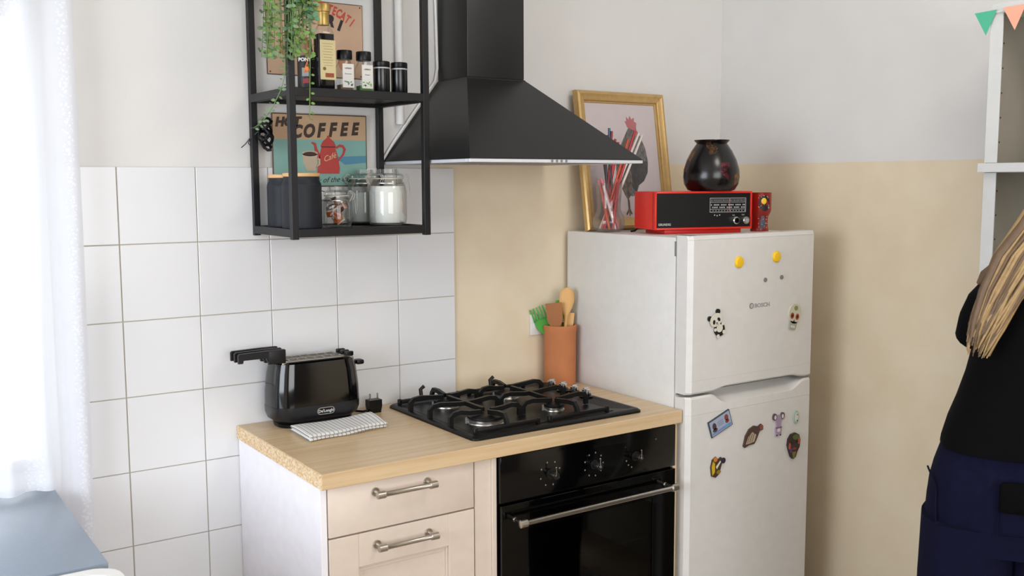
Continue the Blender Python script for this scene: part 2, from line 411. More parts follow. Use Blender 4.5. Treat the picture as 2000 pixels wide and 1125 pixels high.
# ================================================================== COUNTER UNIT
ct, cb, yf = -.713, -.751, -.587
b = MB(); b.mat(m_oak).box(.289, 1.427, yf, -.009, cb, ct, .0015, 1)
b.mat(m_chip).box(.2878, .2895, yf+.002, -.009, cb+.001, ct-.001)
tag(finish('worktop', b), 'pale oak worktop with bare chipboard end, holding the hob', 'worktop')
T = Thing('drawer_cabinet', 'cream drawer cabinet with two steel bar handles left of oven', 'cabinet', (.5, -.29, FLOOR))
b = MB(); b.box(.292, .308, -.568, -.010, FLOOR, cb-.0005, .0008, 1); b.box(.308, .716, -.55, -.010, FLOOR, cb-.0005); T.part('carcass', b, m_side)
def bar_handle(T, par, xa, xb, y, z, yface, m=m_steel, r=.0062):
    b = MB(); b.lathe([(r*.8, 0), (r*1.45, .002), (r*1.45, .022), (r*1.15, .024), (r, .026), (r, xb-xa-.026), (r*1.15, xb-xa-.024), (r*1.45, xb-xa-.022), (r*1.45, xb-xa-.002), (r*.8, xb-xa)], (xa, y, z), 18, 'x')
    for xx in (xa+.012, xb-.012):
        b.lathe([(.0075, 0), (.0065, .004), (.005, yface-y)], (xx, y, z), 14, 'y'); b.lathe([(.010, 0), (.011, .002), (.011, .004)] if r < .007 else [(.006, 0), (.007, .002), (.007, .004)], (xx, yface-.004, z), 14, 'y')
    return T.part('handle', b, m, parent=par)
b = MB(); b.box(.311, .713, -.570, -.551, -.8755, -.7545, .0025, 2); d = T.part('drawer', b, m_beige); bar_handle(T, d, .421, .588, -.602, -.783, -.570)
# lower front: shaker frame with recessed centre panel
b = MB(); z0, z1 = -1.58, -.8795
b.box(.311, .387, -.570, -.551, z0, z1, .0015, 1); b.box(.637, .713, -.570, -.551, z0, z1, .0015, 1)
b.box(.387, .637, -.5695, -.551, z1-.082, z1, .0010, 1); b.box(.387, .637, -.5695, -.551, z0, z0+.08, .0010, 1)
b.box(.387, .637, -.558, -.551, z0+.08, z1-.082)
b.box(.387, .637, -.564, -.551, z1-.088, z1-.082, .001, 1); b.box(.387, .393, -.564, -.551, z0+.08, z1-.088, .001, 1); b.box(.631, .637, -.564, -.551, z0+.08, z1-.088, .001, 1)
b.box(.393, .631, -.561, -.551, z1-.096, z1-.088, .001, 1); b.box(.393, .401, -.561, -.551, z0+.08, z1-.096, .001, 1); b.box(.623, .631, -.561, -.551, z0+.08, z1-.096, .001, 1)
d = T.part('door', b, m_beige); bar_handle(T, d, .423, .590, -.602, -.914, -.570)
b = MB(); b.box(.308, .716, -.52, -.50, FLOOR, FLOOR+.06); T.part('plinth', b, m_beige)
b = MB(); b.box(.7175, .768, -.566, -.549, FLOOR, cb-.0005, .001, 1); b.box(.768, .7815, -.572, -.549, FLOOR, cb-.0005, .001, 1); b.box(.7175, .7815, -.549, -.02, FLOOR, cb-.0005)
tag(finish('filler_panel', b, m_beige), 'narrow cream filler panel between the drawers and the oven', 'panel')
b = MB(); b.box(1.4045, 1.4215, -.572, -.012, FLOOR, cb-.0005, .001, 1)
tag(finish('end_panel', b, mat('beech_edge', '#d9bf98', .5)), 'thin pale wood end panel between oven and fridge', 'panel')

# ================================================================== OVEN
T = Thing('oven', 'black built-in oven with three knobs and long steel handle', 'oven', (1.09, -.29, FLOOR+.25))
b = MB(); b.box(.786, 1.4025, -.565, -.03, FLOOR+.25, cb-.001); T.part('body', b, m_black)
b = MB(); b.box(.785, 1.403, -.585, -.566, -.877, cb-.002, .002, 2); pnl = T.part('control_panel', b, m_gloss_black)
b = MB()
oz0, oz1 = -1.36, -.884      # door as a frame with a window
for q in ((.787, .872, oz0, oz1), (1.314, 1.401, oz0, oz1), (.872, 1.314, oz1-.075, oz1), (.872, 1.314, oz0, oz0+.07)):
    b.box(q[0], q[1], -.588, -.568, q[2], q[3], .001, 1)
dr = T.part('door', b, m_bglass)
b = MB(); b.box(.872, 1.314, -.585, -.581, oz0+.07, oz1-.075)
T.part('window_pane', b, glass('smoked_oven_glass', (.34, .34, .32), .8), parent=dr)
# inside: cavity back, racks
b = MB(); b.box(.873, 1.313, -.567, -.5655, oz0+.07, oz1-.075); T.part('cavity', b, mat('dark_oven_cavity', '#2a2824', .6, 0, .5, 6, spec=.2))
b = MB(); 
for zz in (-1.075, -1.20):
    b.tube([(.878, -.575, zz), (1.308, -.575, zz)], .0022, 6); 
T.part('rack', b, m_steel)
b = MB(); b.box(.79, 1.40, -.584, -.566, FLOOR+.25, oz0-.004, .002); T.part('lower_panel', b, m_gloss_black)
bar_handle(T, dr, .815, 1.372, -.628, -.925, -.588, m_steel, .0075)
for k, xx in enumerate((.945, 1.095, 1.245)):
    b = MB(); c = (xx, -.585, -.822)
    b.lathe([(.0135, -.004), (.013, -.001), (.011, 0)], (c[0], c[1], c[2]), 24, 'y')
    b.lathe([(.0095, -.030), (.0105, -.028), (.0098, -.004)], c, 24, 'y'); kn = T.part('knob', b, mat('dark_steel', '#4c4b49', .3, .9), parent=pnl)
    b = MB(); b.lathe([(.0035, -.031), (.0045, -.0285)], c, 12, 'y'); b.box(xx-.0012, xx+.0012, -.6155, -.613, -.822, -.800, .0004, 1); b.lathe([(.002, -.0305), (.0026, -.0285)], (xx, -.585, -.800), 8, 'y')
    T.part('pointer', b, m_chrome, parent=pnl)
    n = (8, 9, 3)[k]
    for q in range(n):
        a = {0: 2*PI*q/8+.3, 1: 2*PI*q/9, 2: PI*1.1+q*.45}[k]
        rr = .033; b = MB(); b.box(xx+rr*math.cos(a)-.0017, xx+rr*math.cos(a)+.0017, -.5856, -.5848, -.822+rr*math.sin(a)-.002, -.822+rr*math.sin(a)+.002); T.part('dial_mark', b, m_grey, parent=pnl)
b = MB(); b.lathe([(.0022, -.001), (.0022, .001)], (1.325, -.585, -.785), 8, 'y'); T.part('indicator_lamp', b, mat('dim_lamp', '#6b5a55', .4))

# ================================================================== HOB
T = Thing('gas_hob', 'black gas hob with four burners set into the oak worktop', 'hob', (1.02, -.29, ct))
b = MB(); cx, cy = 1.024, -.297; hx, hy = .291, .243
b.rings([rrect(cx, cy, hx, hy, .018, ct), rrect(cx, cy, hx, hy, .018, ct+.006), rrect(cx, cy, hx-.006, hy-.006, .016, ct+.011), rrect(cx, cy, hx-.018, hy-.018, .014, ct+.012), rrect(cx, cy, hx-.026, hy-.026, .012, ct+.008)])
T.part('base_plate', b, m_hob)
b = MB(); b.box(.758, 1.235, -.50, -.095, ct+.0075, ct+.0095, .0008, 1); T.part('tray', b, m_hob)
burn = [(.858, -.402, .050), (.866, -.176, .036), (1.098, -.396, .028), (1.085, -.170, .037)]
for bx, by, br in burn:
    b = MB(); z = ct+.0095
    b.lathe([(br*1.12, 0), (br*1.10, .003), (br*.96, .005), (br*.96, .0095), (br*.9, .010)], (bx, by, z), 32)
    bb = T.part('burner', b, m_steel)
    b = MB(); b.lathe([(br*.98, 0), (br*1.02, .002), (br*1.02, .008), (br*.92, .0105), (br*.3, .011)], (bx, by, z+.0102), 32); T.part('burner_cap', b, m_cap, parent=bb)
    b = MB(); b.cyl((bx-br*1.15, by+.01, z), .003, .017, 8); T.part('igniter', b, m_grey, parent=bb)
def grate(x0, x1, y0, y1, bs, name='pan_support'):
    zt = ct+.046; zb = ct+.0095; b = MB(); bw = .0058
    for yy in (y0, y1):      # low front and rear rails with upturned ends
        b.box(x0+.012, x1-.012, yy-bw, yy+bw, zb+.004, zb+.016, .003, 2)
        for xx in (x0+.012, x1-.012): b.box(xx-bw, xx+bw, yy-bw, yy+bw, zb-.001, zb+.018, .002, 1)
    xm = (bs[0][0]+bs[1][0])/2
    def bar(p):              # rectangular section bar through points
        R = []
        for i, q in enumerate(p):
            a = Vector(p[max(i-1, 0)]); c = Vector(p[min(i+1, len(p)-1)]); d = (c-a).normalized(); q = Vector(q)
            side = Vector((-d.y, d.x, 0)) if abs(d.x)+abs(d.y) > .3 else Vector((-(Vector(p[-1])-Vector(p[0])).y, (Vector(p[-1])-Vector(p[0])).x, 0)); side.normalize()
            upv = side.cross(d).normalized(); w, h = .0052, .0062
            R.append([tuple(q+side*sx*w+upv*sz*h) for sx, sz in ((-1, -1), (1, -1), (1, 1), (-1, 1))])
        b.rings(R)
    for cx_, cy_, rr in bs:
        for sg, xe in ((-1, x0), (1, x1)):
            bar([(xe, cy_, zb+.002), (xe, cy_, zt-.012), (xe-sg*.010, cy_, zt-.003), (xe-sg*.030, cy_, zt), (cx_+sg*rr*1.1, cy_, zt-.005), (cx_+sg*rr*.35, cy_, zt-.007)])
    ymid = (bs[0][1]+bs[1][1])/2
    for sg, xe in ((-1, x0), (1, x1)):
        bar([(xe, ymid, zb+.002), (xe, ymid, zt-.012), (xe-sg*.010, ymid, zt-.003), (xe-sg*.030, ymid, zt), (xm+sg*.02, ymid, zt-.006), (xm, ymid, zt-.006)])
    bar([(xm, ymid-.001, zt-.006), (xm, ymid+.06, zt-.007), (xm, bs[1][1]-bs[1][2]*.4, zt-.007)])
    bar([(xm, ymid+.001, zt-.006), (xm, ymid-.05, zt-.007), (xm, bs[0][1]+bs[0][2]*.4, zt-.007)])
    for yy, sg, bb in ((y0, 1, bs[0]), (y1, -1, bs[1])):
        bar([(bb[0], yy, zb+.010), (bb[0], yy+sg*.004, zt-.012), (bb[0], yy+sg*.014, zt), (bb[0], yy+sg*.04, zt), (bb[0], bb[1]-sg*bb[2]*.35, zt-.007)])
    T.part(name, b, m_dark_metal, ang=40)
grate(.745, .972, -.508, -.086, burn[:2]); grate(.988, 1.216, -.508, -.086, burn[2:])
# raised horn lugs at the frame ends
for xx in (.83, 1.08): b = MB(); b.tube([(xx, -.088, ct+.02), (xx, -.082, ct+.048), (xx+.012, -.082, ct+.056)], .0060, 8); T.part('support_horn', b, m_dark_metal)
for k, (kx, ky) in enumerate(((1.272, -.150), (1.276, -.205), (1.279, -.260), (1.282, -.315))):
    b = MB(); z = ct+.0085
    b.lathe([(.021, 0), (.021, .004), (.0165, .006), (.0155, .012)], (kx, ky, z), 24); kb = T.part('knob', b, m_gloss_black)
    b = MB(); b.lathe([(.0128, 0), (.0135, .002), (.013, .013), (.0115, .0145)], (kx, ky, z+.012), 24)
    b.box(kx-.011, kx+.011, ky-.0028, ky+.0028, z+.026, z+.031, .001, 1); T.part('knob_cap', b, m_chrome, parent=kb, label='chrome knob cap')

# ================================================================== FRIDGE
T = Thing('fridge', 'white two-door fridge freezer covered in small magnets', 'fridge', (1.71, -.28, FLOOR))
fx0, fx1 = 1.431, 1.985
b = MB(); b.box(fx0, fx1, -.545, -.022, FLOOR+.03, -.207, .004, 2); T.part('body', b, m_fridge)
for xx in (fx0+.04, fx1-.04):
    for yy in (-.50, -.07):
        b = MB(); b.cyl((xx, yy, FLOOR), .018, .031, 12); T.part('foot', b, m_black)
def door_mb(z0, z1, notch):
    """door slab with rounded vertical edges; notch=(which, depth) cuts a finger recess in one end edge"""
    b = MB(); N = 40; yb, yfr = -.550, -.606; R = .012
    xs = [fx0+(fx1-fx0)*i/N for i in range(N+1)]
    def dip(x):
        u = (x-fx0)/(fx1-fx0); lo, hi = .17, .93
        if u <= lo or u >= hi: return 0
        t = (u-lo)/(hi-lo); e = min(1, t/.16, (1-t)/.16); return e*e*(3-2*e)
    rings = []
    for x in xs:
        e = min(x-fx0, fx1-x); ins = 0 if e >= R else R-math.sqrt(max(0, R*R-(R-e)**2))
        f = yfr+ins
        d = dip(x)
        if notch == 'top':   # lower door: the top edge scoops down and slopes back
            rings.append([(x, f, z0), (x, f, z1-.055), (x, f+.0012, z1-.0545), (x, f, z1-.054), (x, f+.001, z1-.006-.026*d), (x, f+.006+.004*d, z1-.026*d), (x, f+.040, z1-.004-.010*d), (x, yb, z1), (x, yb, z0)])
        else:
            rings.append([(x, f+.006, z0+.010*d), (x, f, z0+.006+.009*d), (x, f, z0+.040), (x, f+.0008, z0+.0405), (x, f, z0+.041), (x, f, z1-.013), (x, f+.0012, z1-.0125), (x, f, z1-.012), (x, f+.004, z1), (x, yb, z1), (x, yb, z0+.009*d)])
    b.rings(rings); return b
d1 = T.part('freezer_door', door_mb(-.668, -.2005, 'bottom'), m_fridge, ang=28)
d2 = T.part('fridge_door', door_mb(FLOOR+.05, -.6755, 'top'), m_fridge, ang=28)
b = MB(); b.box(fx0+.01, fx1-.01, -.549, -.545, FLOOR+.06, -.21); T.part('door_seal', b, m_grey)
b = MB(); b.box(fx0-.0005, fx0+.006, -.550, -.540, -.262, -.218, .001, 1); b.box(fx0+.004, fx0+.03, -.60, -.54, -.2005, -.1995); T.part('hinge', b, m_grey)
b = MB(); b.prism(ell(1.690, -.4215, .009, .009, 20), -.6075, -.6058)
bad = T.part('badge', b, m_grey)
b = MB(); b.prism(ell(1.690, -.4215, .0058, .0058, 16), -.6080, -.6074); T.part('badge_ring', b, m_fridge, parent=bad)
b = MB(); b.box(1.6862, 1.6872, -.6084, -.6078, -.4265, -.4165); b.box(1.6928, 1.6938, -.6084, -.6078, -.4265, -.4165); b.box(1.6872, 1.6928, -.6084, -.6078, -.4221, -.4209); T.part('badge_mark', b, m_grey, parent=bad)
text_mesh('lettering', 'BOSCH', .0175, mat('badge_grey', '#9a9a98', .4), T.o, (1.738, -.6064, -.4225), off=T.loc, bold=.0005, sx=1.2)

# ---- magnets
YM = -.6063
def magnet(name, label, parts, c, rot=0, th=.005):
    """parts = list of (part name, outline in metres around 0, material, layer)"""
    t = Thing(name, label, 'magnet', (c[0], YM, c[1]), 0, None)
    cr, sr = math.cos(rot), math.sin(rot)
    for k, (pn, pts, m, ly) in enumerate(parts):
        b = MB()
        for poly in (pts if isinstance(pts[0], list) else [pts]):
            q = [(x*cr-z*sr, x*sr+z*cr) for x, z in poly]
            b.prism(q, -(th if ly == 0 else th+.0005*ly), 0 if ly == 0 else -th+.0006)
        t.part(pn, b, m, world=False)
    return t
c_y = col('yellow_plastic', '#f0c21c', .35); c_k = col('enamel_black', '#141210'); c_w = col('enamel_white', '#d9d6c6'); c_r = col('enamel_red', '#a8412c')
for lab, c in (('yellow round magnet nearer the left on freezer door', (1.631, -.285)), ('yellow round magnet nearer the right on freezer door', (1.796, -.276))):
    b = MB(); b.lathe([(.006, -.009), (.014, -.0075), (.0178, -.003), (.018, 0)], (0, 0, 0), 24, 'y')
    o = finish('round_magnet', b, c_y); o.location = (c[0], YM, c[1]); tag(o, lab, 'magnet', 'yellow round magnets')
for lab, c in (('tiny grey dot magnet below and left of the right yellow one', (1.748, -.345)), ('tiny grey dot magnet just under the right yellow one', (1.822, -.341))):
    b = MB(); b.lathe([(.004, -.004), (.0068, -.003), (.007, 0)], (0, 0, 0), 16, 'y')
    o = finish('dot_magnet', b, m_grey); o.location = (c[0], YM, c[1]); tag(o, lab, 'magnet', 'tiny grey dot magnets')
magnet('panda_magnet', 'black and white panda magnet on the freezer door', [
    ('body', ell(.004, -.021, .021, .021), c_k, 0), ('ears', [ell(-.021, .026, .008, .008), ell(.017, .032, .008, .008)], c_k, 0),
    ('head', ell(-.001, .013, .025, .020), c_w, 1), ('belly', ell(.004, -.017, .013, .012), c_w, 1),
    ('eyes', [ell(-.011, .010, .005, .007, rot=-.5), ell(.010, .010, .005, .007, rot=.5)], c_k, 2),
    ('nose', [ell(-.001, .003, .003, .002), [(-.006, -.001), (.004, -.001), (.003, -.002), (-.005, -.002)]], c_k, 2),
    ('feet', [ell(-.010, -.037, .006, .006), ell(.016, -.035, .006, .006)], c_w, 1), ('paw', ell(-.014, -.014, .005, .005), c_w, 1), ('paw', ell(.020, -.010, .005, .005), c_w, 1)], (1.540, -.463), .38)
magnet('skull_magnet', 'pale painted sugar skull magnet at the freezer door right side', [
    ('skull', ell(0, .010, .029, .032), col('bone', '#c7c4ae'), 0), ('jaw', [(-.018, -.015), (.018, -.015), (.014, -.040), (-.014, -.040)], col('bone_green', '#9fa393'), 0),
    ('eye_sockets', [ell(-.012, .002, .0085, .010), ell(.012, .002, .0085, .010)], c_r, 1), ('pupils', [ell(-.012, .002, .004, .005), ell(.012, .002, .004, .005)], c_k, 2),
    ('nose', [(-.003, -.016), (.003, -.016), (0, -.008)], c_k, 1), ('forehead_flower', ell(0, .028, .009, .008, 8), col('sage', '#7f8a55'), 1),
    ('teeth', [[(-.010+.005*i, -.028), (-.0065+.005*i, -.028), (-.0065+.005*i, -.035), (-.010+.005*i, -.035)] for i in range(4)], c_w, 1)], (1.883, -.470), -.22)
plate_pts = [(-.046, -.026), (.046, -.026), (.046, .026), (-.046, .026)]
magnet('plate_magnet', 'tilted pale blue rectangular plate magnet on the fridge door', [
    ('plate', plate_pts, col('dark_edge', '#39424c'), 0), ('face', [(x*.94, z*.9) for x, z in plate_pts], col('pale_blue', '#9fa9bd'), 1),
    ('band', [(-.040, -.020), (.040, -.020), (.040, -.014), (-.040, -.014)], col('mid_blue', '#6f86b4'), 2),
    ('left_figure', [ell(-.027, .004, .008, .011), ell(-.027, -.008, .010, .006)], col('figure_brown', '#4c3538'), 2),
    ('right_figure', [ell(.027, .008, .008, .010), ell(.027, -.004, .008, .006)], col('figure_red', '#7d4038'), 2),
    ('emblem', ell(.020, -.016, .008, .004), col('sky_blue', '#55a3cf'), 3),
    ('print_lines', [[(-.012, .010-.006*i), (.012, .010-.006*i), (.012, .0085-.006*i), (-.012, .0085-.006*i)] for i in range(3)], col('print_grey', '#707894'), 2)], (1.562, -.768), .34)
magnet('bird_shell_magnet', 'brown and cream wing-shaped magnet in the middle of fridge door', [
    ('shell', [(-.046, -.028), (-.034, .002), (-.016, .020), (.006, .026), (.024, .019), (.038, .024), (.046, .016), (.044, .004), (.030, .004), (.012, -.022), (.002, -.032), (-.020, -.030), (-.040, -.034)], col('wood_brown', '#4e3730'), 0),
    ('cream_wing', [(-.036, -.024), (-.022, -.002), (-.004, .008), (.012, -.004), (.002, -.024), (-.020, -.025)], col('cream', '#b8a68c'), 1),
    ('wing_lines', [[(-.030+.010*i, -.022), (-.028+.010*i, -.022), (-.014+.010*i, .004), (-.016+.010*i, .004)] for i in range(3)], col('line_brown', '#3c2b2c'), 2),
    ('head', ell(.037, .014, .008, .008), col('rust', '#8a4c3c'), 1)], (1.706, -.822), .1)
magnet('hippo_magnet', 'lilac two-lobed animal magnet high on the fridge door', [
    ('body', [(-.018, .028), (.018, .028), (.012, .010), (.010, -.004), (.014, -.014), (.012, -.038), (-.012, -.038), (-.014, -.014), (-.010, -.004), (-.012, .010)], col('lilac', '#a28fa8'), 0),
    ('ears', [ell(-.018, .024, .009, .011), ell(.018, .024, .009, .011)], col('plum', '#5d4456'), 0), ('inner_ears', [ell(-.017, .023, .005, .007), ell(.017, .023, .005, .007)], c_w, 1),
    ('snout', [(-.014, -.010), (.014, -.010), (.014, -.013), (-.014, -.013)], col('plum2', '#5d4456'), 1), ('muzzle', ell(0, -.020, .007, .006), c_w, 1),
    ('toes', [ell(-.008, -.036, .004, .003), ell(.008, -.036, .004, .003)], col('plum3', '#5d4456'), 1)], (1.822, -.806), 0)
magnet('pebble_magnet', 'small white oval magnet at the fridge door top right', [
    ('pebble', ell(0, 0, .012, .021), col('mint', '#9db3ab'), 0), ('face', ell(.000, .001, .0085, .016), c_w, 1), ('upper_spot', ell(.003, .008, .002, .002), c_k, 2), ('lower_spot', ell(.003, -.011, .003, .003), col('sea_green', '#3f6f66'), 2)], (1.905, -.796), 0)
magnet('mask_magnet', 'dark painted mask magnet at the fridge door right side', [
    ('mask', [(-.026, .022), (-.014, .037), (.006, .041), (.022, .034), (.030, .016), (.028, -.006), (.018, -.022), (.012, -.038), (0, -.044), (-.010, -.036), (-.020, -.016), (-.028, .002)], col('deep_brown', '#2f1c18'), 0),
    ('crest', ell(.006, .028, .016, .009), col('moss', '#4f5f2b'), 1), ('cheeks', [ell(-.021, .000, .005, .011), ell(.022, .014, .005, .011)], col('coral', '#b5523a'), 1),
    ('lips', ell(.002, -.010, .010, .004), col('brick_red', '#8c2f2b'), 1), ('eyes', [ell(-.008, .010, .006, .004), ell(.013, .012, .006, .004)], c_k, 2),
    ('beard', [(-.008, -.020), (.012, -.020), (.006, -.040), (-.002, -.041)], col('olive', '#6d6a33'), 1), ('violet_patch', ell(-.014, -.014, .005, .008), col('violet', '#4d3a79'), 2)], (1.893, -.886), -.05, .008)
magnet('parrot_magnet', 'yellow and dark bird-shaped magnet low left on the fridge door', [
    ('body', [(-.028, .000), (-.022, .022), (-.008, .030), (.004, .020), (.014, .026), (.022, .018), (.014, -.004), (.008, -.024), (-.008, -.034), (-.024, -.028)], col('dark_brown', '#43301f'), 0),
    ('wing', [(-.026, .002), (-.020, .018), (-.012, .010), (-.012, -.016), (-.022, -.026)], col('bright_yellow', '#d0ac1c'), 1),
    ('crest', ell(-.010, .022, .008, .007), col('orange', '#cf7d2a'), 1), ('stripe', [(-.008, .000), (.010, .016), (.013, .012), (-.004, -.008)], c_w, 1),
    ('tail', ell(.004, -.018, .009, .006), col('ochre', '#8d7325'), 1), ('head', ell(.024, .014, .009, .009), col('navy', '#2a2440'), 1)], (1.553, -.898), 0)

# ================================================================== ON THE FRIDGE
FT = -.2070
# radio
rx, ry, th = 1.482, -.400, .26
T = Thing('radio', 'red vintage table radio with black front on top of fridge', 'radio', (rx, ry, FT), -th)
w, d, h0, h1 = .343, .145, .014, .132
b = MB(); b.box(0, w, .006, d, h0, h1, .004, 3); b.box(0, .005, 0, .02, h0, h1, .001); b.box(w-.005, w, 0, .02, h0, h1, .001); b.box(.005, w-.005, 0, .02, h1-.006, h1, .001); b.box(.005, w-.005, 0, .02, h0, h0+.006, .001)
T.part('casing', b, m_red, world=False)
b = MB(); b.box(.035, w-.035, .006, d-.01, 0, h0, .002); T.part('foot', b, m_redd, world=False)
b = MB(); b.box(.005, w-.005, .0035, .009, h0+.006, h1-.006); fp = T.part('front_panel', b, mat('black_front', '#08080a', .35), world=False)
b = MB(); dx0, dx1, dz0, dz1 = .192, .322, .066, .111
for q in ((dx0, dx1, dz1-.0014, dz1), (dx0, dx1, dz0, dz0+.0014), (dx0, dx0+.0012, dz0, dz1), (dx1-.0012, dx1, dz0, dz1), (dx0, dx1, dz1-.014, dz1-.013), (dx0, dx1, dz0+.009, dz0+.010)):
    b.box(q[0], q[1], .0030, .0036, q[2], q[3])
for i in range(24):
    xx = dx0+.005+i*.0052
    b.box(xx, xx+.0008, .0030, .0036, dz1-.011, dz1-.004); 
    for k in range(2):
        if (i*7+k*3) % 5: b.box(xx-.001, xx+.0016, .0030, .0036, dz0+.013+k*.008, dz0+.0175+k*.008)
    if i % 2: b.box(xx, xx+.003, .0030, .0036, dz0+.004, dz0+.006)
T.part('tuning_scale', b, m_silver, world=False, parent=fp)
b = MB(); b.box(.262, .2632, .0024, .0034, dz0, dz1); T.part('tuning_needle', b, col('needle_red', '#c25a50'), world=False, parent=fp)
for k, xx in enumerate((.282, .318)):
    b = MB(); b.lathe([(.0095, -.014), (.0115, -.012), (.012, -.002), (.012, .004)], (xx, .003, .040), 24, 'y'); T.part('knob', b, m_steel if k else m_chrome, world=False)
    b = MB(); b.lathe([(.0075, -.0148), (.0078, -.0138)], (xx, .003, .040), 20, 'y'); T.part('knob_cap', b, col('cap_grey', '#8f8f91') if k else m_gloss_black, world=False)
b = MB()
for xx, zz in ((.208, .057), (.217, .055), (.226, .057)): b.box(xx, xx+.003, .0030, .0036, zz-.0015, zz+.0025)
T.part('band_marks', b, m_silver, world=False)
text_mesh('lettering', 'GRUNDIG', .0095, m_silver, T.o, (.034, .0032, .030), bold=.0002)
text_mesh('lettering', 'VOL', .005, m_silver, T.o, (.278, .0032, .056)); text_mesh('lettering', 'TUN', .005, m_silver, T.o, (.312, .0032, .057))
# vase standing on the radio
b = MB(); vz = FT+.132
b.lathe([(.060, 0), (.074, .004), (.085, .022), (.0885, .044), (.087, .068), (.078, .098), (.064, .126), (.051, .145), (.0475, .150), (.050, .153), (.0555, .159), (.0550, .161), (.049, .159), (.043, .150), (.050, .135), (.07, .10), (.06, .03), (.03, .02)], (1.714, -.405, vz), 44, cap1=True)
tag(finish('vase', b, m_vase, ang=50), 'round black lacquer vase with dark red flowers on red radio', 'vase')
# red carved cup
T = Thing('carved_cup', 'small red and black carved cup right of the radio', 'cup', (1.903, -.44, FT))
b = MB(); prof = [(.029, 0), (.030, .004), (.027, .016), (.0265, .034), (.028, .050), (.034, .060), (.0365, .068), (.0365, .118), (.0375, .126), (.034, .126), (.031, .120), (.031, .07), (.02, .06)]
b.lathe(prof, (1.903, -.44, FT), 28)
T.part('cup_body', b, mat('red_lacquer', '#8e1a12', .3, 0, .5, 26))
fx = Vector((-.50, -.866, 0)); sx_ = Vector((.866, -.5, 0))
def cuppatch(pn, pts, m, r, k):
    b = MB(); o = Vector((1.903, -.44, FT))
    q = []
    for (u, z) in pts:
        a = u/r; q.append(o+(fx*math.cos(a)+sx_*math.sin(a))*(r+.0008+k*.0006)+Vector((0, 0, z)))
    n = len(q); c_ = sum(q, Vector())/n; c_ += fx*.0022
    b.add([tuple(v) for v in q]+[tuple(c_)]+[tuple(v-fx*.003) for v in q], [[i, (i+1) % n, n] for i in range(n)]+[[i, (i+1) % n, n+1+(i+1) % n, n+1+i] for i in range(n)]); T.part(pn, b, m)
cuppatch('black_figure', ell(.004, .092, .019, .026, 18), c_k, .0365, 0)
cuppatch('yellow_face', ell(.001, .099, .0085, .010, 14), c_y, .0365, 2)
cuppatch('grey_body', [(-.008, .004), (.010, .004), (.010, .030), (.006, .052), (-.003, .052), (-.006, .030)], col('slate_beads', '#4b5560'), .0275, 1)
b = MB()
for i in range(26):
    a = random.uniform(-.45, .55); z = random.choice((random.uniform(.006, .05), random.uniform(.068, .088), random.uniform(.108, .116)))
    r = .029 if z < .055 else .0385
    p = Vector((1.903, -.44, FT+z))+(fx*math.cos(a)+sx_*math.sin(a))*(r+.0012); b.lathe([(.0003, -.0013), (.0014, 0), (.0003, .0013)], tuple(p), 6)
T.part('bead_dots', b, m_lab2, kind='stuff')

# gold frame leaning on the wall
T = Thing('picture_frame', 'gold framed rooster picture leaning on wall behind the radio', 'picture', (1.64, -.10, FT+.0005))
ang = math.atan2(.072, .465)
T.o.rotation_euler = (-ang, 0, 0)
FWd, FH, FP = .388, .468, .040
b = MB()
def frame_side(p0, p1, inward):
    """mitred moulding from p0 to p1 (local x,z), profile across 'inward'"""
    p0 = Vector(p0); p1 = Vector(p1); inn = Vector(inward); d = (p1-p0).normalized()
    prof = [(0, .0), (0, -.016), (.004, -.022), (.012, -.024), (.018, -.021), (.026, -.020), (.032, -.017), (.034, -.011), (FP-.002, -.010), (FP, -.004), (FP, .0)]
    R = []
    for p, s_ in ((p0, 1), (p1, -1)):
        R.append([((p+inn*a+d*a*s_).x, y, (p+inn*a+d*a*s_).y) for a, y in prof])
    b.rings(R)
hw = FWd/2
frame_side((-hw, 0), (hw, 0), (0, 1)); frame_side((hw, 0), (hw, FH), (-1, 0)); frame_side((hw, FH), (-hw, FH), (0, -1)); frame_side((-hw, FH), (-hw, 0), (1, 0))
T.part('frame', b, m_gold, world=False, ang=30)
b = MB(); b.box(-hw+.03, hw-.03, -.006, -.002, .03, FH-.03); pr_ = T.part('print', b, mat('print_paper', '#dccfcf', .6), world=False)
def pp(name, polys, m, k, par=None):
    b = MB()
    for poly in polys: b.prism([(x+.020, z) for x, z in poly], -.0062-.0003*k, -.0058)
    T.part(name, b, m, world=False, parent=pr_)
def feathers(name, a, b, sc):
    t = MT(name); vo = t.n('TexVoronoi'); vo.inputs['Scale'].default_value = sc; t.l(t.coord((1, 1, .45)), vo.inputs['Vector'])
    t.l(t.ramp(vo.outputs['Distance'], [(.1, a), (.75, b)]), t.b.inputs['Base Color']); t.b.inputs['Roughness'].default_value = .8; t.b.inputs['Specular IOR Level'].default_value = .1; return t.m
m_fe = feathers('grey_feathers', '#857f7b', '#4f4a47', 150); m_fd = feathers('dark_feathers', '#3c332b', '#0b0908', 110); m_fb = feathers('brown_feathers', '#7d664c', '#2d231b', 130); m_co = mat('pink_comb', '#c0686c', .8, 0, .15, 80)
